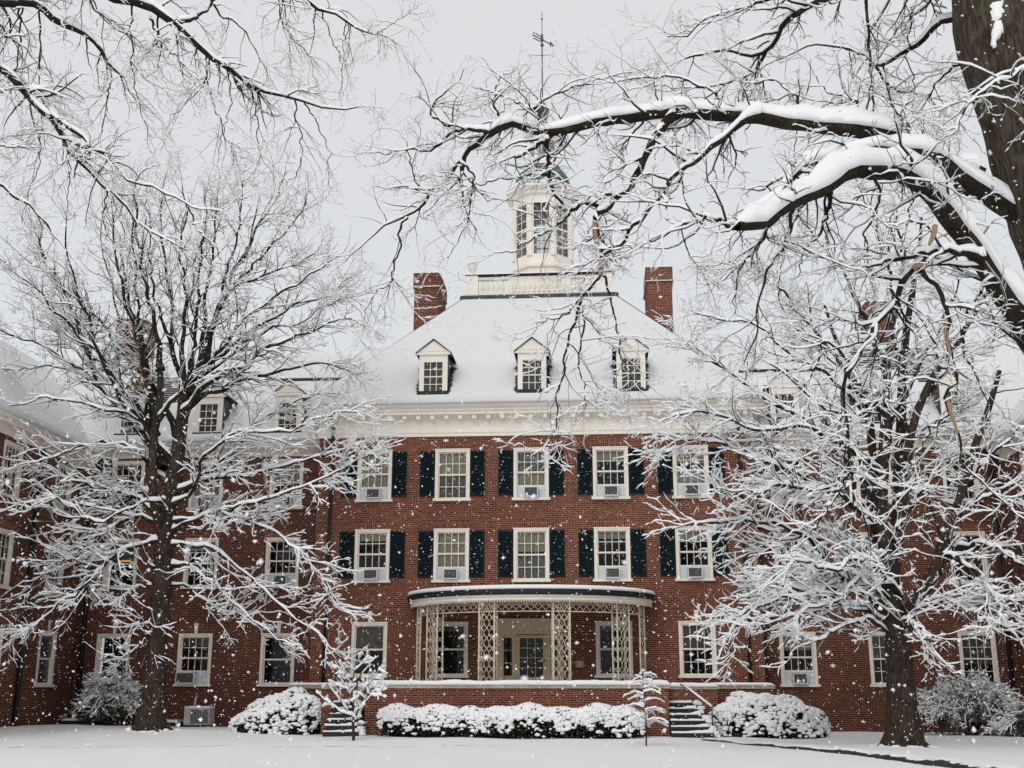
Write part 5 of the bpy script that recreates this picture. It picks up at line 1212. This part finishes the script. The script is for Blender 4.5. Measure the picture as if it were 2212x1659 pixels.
# ---- near tree whose trunk stands left of the view
YD = -30.0
rgD = np.random.default_rng(24)
def LD(pts, dy, r0, r1=.006, y0=YD, jit=0.02): return trace(pts, y0, y0 + dy, r0 * 0.5, r1 * 0.5, 30, rgD, jit)
d_ = lambda px, py, dy=0: at(px, py, YD + dy)
db = d_(-420, 1700); baseD = (float(db[0]), YD, float(gz(db[0], YD)))
trunkD = [([(baseD[0], YD, baseD[2] - .1), d_(-420, 1500), d_(-410, 1000), d_(-390, 500), d_(-370, 200), d_(-340, -60), d_(-330, -400)], [.75, .55, .48, .44, .40, .34, .24])]
limbsD = [
    LD([(-372, 210), (-200, 80), (-60, 5), (0, 2), (81, 8), (118, 44), (159, 61), (193, 78), (220, 105), (234, 132), (251, 152), (268, 173)], .4, .16, .025),
    LD([(-385, 420), (-200, 210), (-60, 95), (0, 146), (34, 173), (78, 223), (112, 257), (132, 291), (156, 328), (193, 366), (230, 410), (271, 444), (305, 484), (345, 512), (400, 540)], -.8, .15, .012),
    LD([(112, 250), (163, 284), (203, 318), (237, 339), (261, 372), (281, 389), (339, 406), (406, 444), (474, 457), (535, 492)], -.6, .06, y0=YD - .4),
    LD([(-345, -40), (-100, -120), (120, -70), (230, -12), (295, 5), (325, 14), (356, 34), (383, 51), (403, 75), (433, 105), (467, 135), (508, 156), (532, 179), (559, 195), (593, 200), (643, 217), (704, 237), (749, 237), (785, 229)], .8, .17, .012),
    LD([(383, 48), (423, 37), (445, 20), (464, 0), (490, -40)], .6, .06, .03, y0=YD + .4),
    LD([(300, -120), (500, -70), (643, -5), (694, 20), (749, 44), (782, 64), (823, 74), (862, 99)], .5, .07, y0=YD + .6),
    LD([(815, 72), (840, 55), (867, 36)], .1, .014, y0=YD + 1.0),
    LD([(325, 40), (345, 85), (379, 122), (406, 149), (433, 176)], -.5, .035, y0=YD + .3),
    LD([(447, 119), (444, 169), (406, 220), (362, 264)], -.3, .028, y0=YD + .6), LD([(444, 165), (467, 237), (491, 305), (505, 360), (515, 400)], .2, .022, y0=YD + .6),
    LD([(285, 10), (284, 70), (288, 160), (303, 240), (330, 330)], -.3, .028, y0=YD + .2), LD([(637, 216), (650, 318), (643, 366), (603, 412)], -.3, .02, y0=YD + .8),
    LD([(657, 223), (691, 281), (711, 342), (706, 430)], .2, .02, y0=YD + .8), LD([(540, 185), (556, 258), (562, 330), (585, 370)], .2, .022, y0=YD + .7),
    LD([(44, 10), (42, 100), (25, 180), (10, 220)], .2, .03, y0=YD + .1), LD([(85, 12), (86, 100), (84, 180), (92, 240), (85, 320), (70, 390)], -.2, .028, y0=YD + .1),
    LD([(-60, 190), (0, 194), (62, 192)], .2, .03, y0=YD - .5), LD([(-80, 320), (0, 315), (85, 316)], .2, .035, y0=YD - .8), LD([(-80, 340), (0, 400), (68, 450), (112, 501), (152, 559)], .3, .05, y0=YD - .9),
    LD([(60, 205), (80, 290), (90, 340), (60, 420), (45, 480)], -.2, .022, y0=YD - .3), LD([(133, 292), (150, 350), (145, 420), (165, 470)], -.2, .022, y0=YD - .3),
    LD([(230, 411), (225, 460), (232, 510), (260, 550)], -.2, .02, y0=YD - .5), LD([(330, 20), (400, -10), (470, -30)], .4, .03, y0=YD + .3), LD([(600, -40), (610, 50), (660, 110), (680, 170)], .2, .022, y0=YD + .7),
    LD([(694, 20), (720, 90), (740, 150), (735, 210)], .2, .02, y0=YD + .8), LD([(749, 44), (742, 90), (750, 150)], .2, .016, y0=YD + .9), LD([(490, 150), (500, 230), (480, 290), (470, 350)], -.2, .02, y0=YD + .6),
    LD([(150, -60), (190, 0), (250, 60), (300, 90), (340, 150)], .3, .04, y0=YD + .2), LD([(420, -60), (470, 20), (520, 60), (560, 120), (580, 170)], .2, .04, y0=YD + .6), LD([(-20, 20), (20, 80), (60, 110), (100, 160), (130, 200)], .2, .035, y0=YD),
    LD([(240, 150), (230, 230), (215, 290), (190, 320)], -.2, .02, y0=YD + .3), LD([(406, 444), (430, 500), (470, 540), (480, 590)], -.2, .022, y0=YD - .8),
]
leafless_tree('snowy_tree', 'near tree outside the left edge, only its drooping snowy branches in view at upper left', baseD, trunkD, limbsD, [
    dict(dens=4.4, tmin=.16, ln=.85, ang=(30, 70), K=8, up=-.10, wob=.19, rr=.6, rmax=.022, rbase=.008),
    dict(dens=5.4, tmin=.1, ln=.42, ang=(28, 65), K=6, up=-.06, wob=.24, rr=.65, rmax=.012, flat=.8, rbase=.006),
    dict(dens=5.4, tmin=.12, ln=.19, ang=(30, 75), K=4, up=-.0, wob=.28, rr=.8, rtip=.75, flat=.8, rbase=.0048),
    dict(dens=3.0, tmin=.2, ln=.07, ang=(35, 80), K=3, up=.02, wob=.2, rr=.95, rtip=.8, tip=False)], 34, MT['bark_near'], MT['twig'], (.004, .010, 1.8))

# ------------------------------------------------------------------ shrubs
def leaves(C, size, r, long=2.0):
    N = len(C); u = unit(r.normal(size=(N, 3))); v = unit(np.cross(u, r.normal(size=(N, 3)))); u = u * (size * long / 2)[:, None]; v = v * (size / 2)[:, None]
    V_ = np.stack([C - u, C - u * .1 + v, C + u, C - u * .1 - v], 1).reshape(-1, 3); return V_, np.arange(N * 4).reshape(N, 4)
def shrub(name, label, cat, base, surf, n, seed, lr=(.06, .13), leaf=.05, nl=9000, snow_bias=.0, leafmat='leaf', inner=.25, clump=.12, group=None):
    """surf(r, n) -> surface points and outward normals; leafy clumps with snow cushions on their upper sides."""
    r = np.random.default_rng(seed); root = thing(name, label, cat, base, 0, group); off = np.array(base)
    P, Nn = surf(r, n); ns = np.sin(P[:, 0] * 5.1 + seed) * np.sin(P[:, 2] * 7 + P[:, 0] * 2.3) * .35
    score = Nn[:, 2] + ns + .3 * r.normal(size=n) + snow_bias; k = score > .28
    C = P[k] + Nn[k] * .02 + np.array([0, 0, .03]); V_, F_ = lumps(C, r.uniform(*lr, k.sum()), r)
    put('snow_cover', np_mesh('snow_cover', V_ - off, F_, MT['snow']), root)
    i = r.integers(0, n, nl); Q = P[i] - Nn[i] * np.abs(r.normal(size=(nl, 1))) * inner + r.normal(size=(nl, 3)) * clump * .5
    Q[:, 2] = np.maximum(Q[:, 2], off[2] + .02)
    V_, F_ = leaves(Q, r.uniform(.6, 1.4, nl) * leaf, r); put('foliage', np_mesh('foliage', V_ - off, F_, MT[leafmat], False), root)
    st = MB()
    for j in range(9):
        a = P[r.integers(0, n)] - off; b0 = np.array([a[0] * .25, a[1] * .25, 0]); st.tube([b0, b0 * .5 + a * .4 + np.array([0, 0, .05]), a * .85], [.03, .022, .01], 5)
    st.build('stem', MT['twig'], root)
    return root
def hedge_surf(x0, x1, yc, dy, H, z0):
    def f(r, n):
        x = r.uniform(x0, x1, n); t = r.uniform(-.25, 1.25, n) * math.pi * .5 + math.pi * .25
        e = np.clip(np.minimum(x - x0, x1 - x) / .45, 0, 1) ** .5; hh = H * (.72 + .28 * e) * (1 + .07 * np.sin(x * 2.7 + 1) + .05 * np.sin(x * 6.1)); t = r.uniform(0, math.pi, n)
        c, s = np.cos(t), np.sin(t); c2 = np.sign(c) * np.abs(c) ** .55; s2 = np.abs(s) ** .6
        y = yc - dy * c2 * (.6 + .4 * e); z = z0 + hh * s2
        N_ = unit(np.stack([np.where(x - x0 < .3, -.6, np.where(x1 - x < .3, .6, 0)), -c * .9, s * 1.1], 1)); return np.stack([x, y, z], 1), N_
    return f
def dome_surf(cx, cy, z0, rx, ry, H, skew=0, pw=.8):
    def f(r, n):
        u = unit(r.normal(size=(n, 3))); u[:, 2] = np.abs(u[:, 2]); s = u[:, 2] ** pw
        b = 1 + .10 * np.sin(u[:, 0] * 7 + 2) * np.sin(u[:, 1] * 6 + u[:, 2] * 5)
        x = cx + rx * u[:, 0] * b; z = z0 + H * s * b * (1 + skew * u[:, 0]); return np.stack([x, cy + ry * u[:, 1] * b, z], 1), unit(u / np.array([rx, ry, H]))
    return f
shrub('clipped_hedge', 'shorter left section of the snow covered hedge below the terrace wall', 'hedge', (-3.3, -5.4, 0), hedge_surf(-4.5, -1.95, -5.4, .62, .87, 0), 2600, 41, lr=(.035, .085), snow_bias=-.10, leaf=.05, nl=14000, group='snowy hedge below the terrace')
shrub('clipped_hedge', 'longer right section of the snow covered hedge below terrace wall, beside the thin sapling', 'hedge', (.95, -5.4, 0), hedge_surf(-1.95, 3.85, -5.4, .64, .85, 0), 5600, 42, lr=(.035, .085), snow_bias=-.10, leaf=.05, nl=30000, group='snowy hedge below the terrace')
shrub('snowy_bush', 'sloping snow covered evergreen bush left of the left steps', 'bush', (-8.2, -3.8, .05), dome_surf(-8.25, -3.8, 0, 1.45, 1.0, 1.22, .36), 2200, 43, lr=(.04, .10), snow_bias=.10, leaf=.07, nl=10000)
shrub('snowy_bush', 'low round bush thickly covered in snow right of the right steps', 'bush', (7.85, -4.2, 0), dome_surf(7.85, -4.2, 0, 1.75, 1.2, 1.22, -.16), 3200, 44, lr=(.04, .095), snow_bias=.16, leaf=.07, nl=9000)
def twiggy(label, base, rx, ry, H, n, seed, snowp, drop=.5):
    """Many arching stems with fine snowy side twigs."""
    r = np.random.default_rng(seed); root = thing('twiggy_shrub', label, 'shrub', base, 0, None); off = np.array(base); LP, LR = [], []
    for i in range(n):
        a = r.uniform(0, 2 * math.pi); q = r.uniform(.15, 1) ** .6; c, s = math.cos(a), math.sin(a); h = H * math.sqrt(max(.05, 1 - (q * .92) ** 2)) * r.uniform(.75, 1.1)
        P, R_ = resample([(c * .12, s * .12, -.05), (c * rx * q * .35, s * ry * q * .35, h * .55), (c * rx * q * .75, s * ry * q * .75, h * .95), (c * rx * q * 1.08, s * ry * q * 1.08, h * (1 - drop * q))], [.016, .013, .009, .004], 10, .02, r); LP.append(P + off); LR.append(R_)
    cur = (np.array(LP), np.array(LR)); V_, F_ = tubes(*cur, 4); put('stem', np_mesh('stem', V_ - off, F_, MT['twig']), root); tw, sn = [], [snow_on(*cur, *snowp, r, rough=.5)]
    for d, L_, t0 in ((7, .55, .2), (9, .24, .1), (8, .11, .1)):
        cur = children(*cur, dens=d, tmin=t0, ln=L_, ang=(25, 65), K=4, r=r, up=.02, wob=.22, rr=.8, rbase=.004, flat=.8); tw.append(tubes(*cur, 3)); sn.append(snow_on(*cur, *snowp, r, rough=.6, k=4, keep=.68))
    V_, F_ = join(tw); V_[:, 2] = np.maximum(V_[:, 2], off[2] - .02); put('twig', np_mesh('twig', V_ - off, F_, MT['leaf2']), root)['kind'] = 'stuff'
    V_, F_ = join(sn); V_[:, 2] = np.maximum(V_[:, 2], off[2] - .02); put('snow_cover', np_mesh('snow_cover', V_ - off, F_, MT['snow']), root)
    Q, N_ = dome_surf(off[0], off[1], off[2], rx * .92, ry * .92, H * .92)(r, 9000); Q = off + (Q - off) * r.uniform(.35, 1.0, (9000, 1)) ** .5; V_, F_ = leaves(Q, r.uniform(.02, .05, 9000), r); put('foliage', np_mesh('foliage', V_ - off, F_, MT['leaf2'], False), root)
twiggy('tall grey twiggy shrub dusted with snow at far right under a window', (14.9, -1.6, 0), 1.9, 1.5, 2.05, 70, 45, (.014, .032, .9))
twiggy('low grey twiggy shrub dusted with snow at right edge, before the taller one', (16.6, -3.4, 0), 1.5, 1.3, 1.25, 50, 46, (.014, .032, .9))
twiggy('dark twiggy shrub dusted with snow left of the left tree trunk', (-15.4, -.6, .15), 1.3, 1.1, 2.1, 50, 47, (.013, .028, .9), .4)

def sapling(label, base, stems, levels, seed, snowp, cat='tree'):
    r = np.random.default_rng(seed); root = thing('snowy_sapling', label, cat, base); off = np.array(base)
    LP = []; LR = []
    for pts, r0, r1 in stems:
        P, q = resample(np.array(pts) + off, np.linspace(r0, r1, len(pts)), 16, .008, r); LP.append(P); LR.append(q)
    LP, LR = np.array(LP), np.array(LR); V_, F_ = tubes(LP[:1], LR[:1], 8); put('trunk', np_mesh('trunk', V_ - off, F_, MT['bark']), root)
    tw = [tubes(LP[1:], LR[1:], 6)]; sn = [snow_on(LP, LR, *snowp, r)]; cur = (LP, LR)
    for lv in levels:
        cur = children(*cur, r=r, **lv); tw.append(tubes(*cur, 4)); sn.append(snow_on(*cur, *snowp, r))
    V_, F_ = join(tw); put('crown', np_mesh('crown', V_ - off, F_, MT['twig']), root); V_, F_ = join(sn); put('snow_cover', np_mesh('snow_cover', V_ - off, F_, MT['snow']), root)
sb = at(760, 1600, -8.0)
sapling('small young tree heaped with snow in front of the left steps', (float(sb[0]), -8.0, float(gz(sb[0], -8))), [
    ([(.05, 0, -.05), (.03, 0, .4), (.0, 0, .9), (.06, .02, 1.4), (.2, .02, 1.9), (.42, .0, 2.38)], .05, .014),
    ([(.01, 0, .55), (-.2, .05, .9), (-.42, .1, 1.25), (-.55, .1, 1.7), (-.62, .1, 1.95)], .035, .012), ([(.02, 0, .65), (.25, -.1, .95), (.5, -.15, 1.2), (.75, -.15, 1.5)], .03, .012),
    ([(.02, 0, .9), (-.12, -.1, 1.3), (-.25, -.15, 1.7), (-.3, -.1, 2.15)], .03, .01), ([(.05, 0, 1.2), (.3, .1, 1.5), (.55, .1, 1.75), (.7, .1, 2.0)], .025, .01), ([(0, 0, .7), (-.3, -.2, .8), (-.6, -.3, 1.05), (-.85, -.3, 1.2)], .025, .01),
    ([(.06, 0, 1.4), (-.05, .15, 1.8), (.0, .2, 2.1), (.1, .2, 2.35)], .02, .009)],
    [dict(dens=5.5, tmin=.22, ln=.52, ang=(25, 60), K=6, up=.05, wob=.15, rr=.7, rmax=.016), dict(dens=8, tmin=.1, ln=.26, ang=(25, 65), K=4, up=.04, wob=.2, rr=.8)], 51, (.036, .075, .8))
sb = at(1396, 1612, -10.5); r5 = random.Random(8); st = [([(0, 0, -.05), (.01, 0, .6), (-.02, 0, 1.2), (-.04, 0, 1.7), (-.06, 0, 2.12)], .022, .008)]
for i in range(26):
    z = .48 + 1.5 * i / 26; a = r5.uniform(0, 6.28); Ln = .78 * (1 - (z - .4) / 2.0) ** .8 * r5.uniform(.6, 1.15) + .06; c, s = math.cos(a), math.sin(a)
    st.append(([(-.02 * z, 0, z), (c * Ln * .4, s * Ln * .4, z + .10 * Ln), (c * Ln * .75, s * Ln * .75, z + .06 * Ln), (c * Ln, s * Ln, z - .02)], .011, .005))
sapling('thin young sapling with layered snowy side branches in front of the right steps', (float(sb[0]), -10.5, float(gz(sb[0], -10.5))), st, [dict(dens=5.5, tmin=.25, ln=.2, ang=(30, 60), K=4, up=0, wob=.15, rr=.8, flat=.3)], 52, (.02, .042, .8))

# ------------------------------------------------------------------ falling snow
r6 = np.random.default_rng(61)
N = 46000
yy = CAM[1] + 1.6 + (43.0 - 2.4) * r6.random(N) ** .62
half = (yy - CAM[1]) * .62 + 2.0
xx = np.clip(CAM[0] - .076 * (yy - CAM[1]) + half * r6.uniform(-1, 1, N), -17.2, 17.2)
zz = r6.uniform(0, 1, N) * np.minimum(16, 2.5 + (yy - CAM[1]) * .72)
ok = (zz > gz(xx, yy) + .05) & ~((np.abs(xx) < 4.6) & (yy > -4.4) & (zz < 5.4)) & ~((yy > -5.0) & (zz < 1.75)) & (yy < -.35)
C = np.stack([xx, yy, zz], 1)[ok]; n = len(C)
O8 = np.array([(1, 0, 0), (-1, 0, 0), (0, 1, 0), (0, -1, 0), (0, 0, 1), (0, 0, -1)], float); OF = np.array([(0, 2, 4), (2, 1, 4), (1, 3, 4), (3, 0, 4), (2, 0, 5), (1, 2, 5), (3, 1, 5), (0, 3, 5)])
rad = r6.lognormal(math.log(.0095), .38, n)
rad = np.minimum(rad, .004 + .0011 * (C[:, 1] - CAM[1])); 
nb_ = 46; dn = r6.uniform(2.2, 6, nb_); px_, py_ = r6.uniform(0, 2212, nb_), r6.uniform(780, 1659, nb_)
C = np.concatenate([C, np.array([at(a, c, CAM[1] + d) for a, c, d in zip(px_, py_, dn)])]); rad = np.concatenate([rad, dn * r6.uniform(.0008, .0021, nb_)]); n = len(C)
V_ = C[:, None] + O8[None] * (rad[:, None, None] * r6.uniform(.5, 1.25, (n, 6, 1))) + r6.normal(size=(n, 6, 3)) * rad[:, None, None] * .25
tag(put('falling_snow', np_mesh('falling_snow', V_.reshape(-1, 3), (OF[None] + (np.arange(n) * 6)[:, None, None]).reshape(-1, 3), MT['flake'])), 'snowflakes falling thickly in front of the building', 'snowfall', kind='stuff')
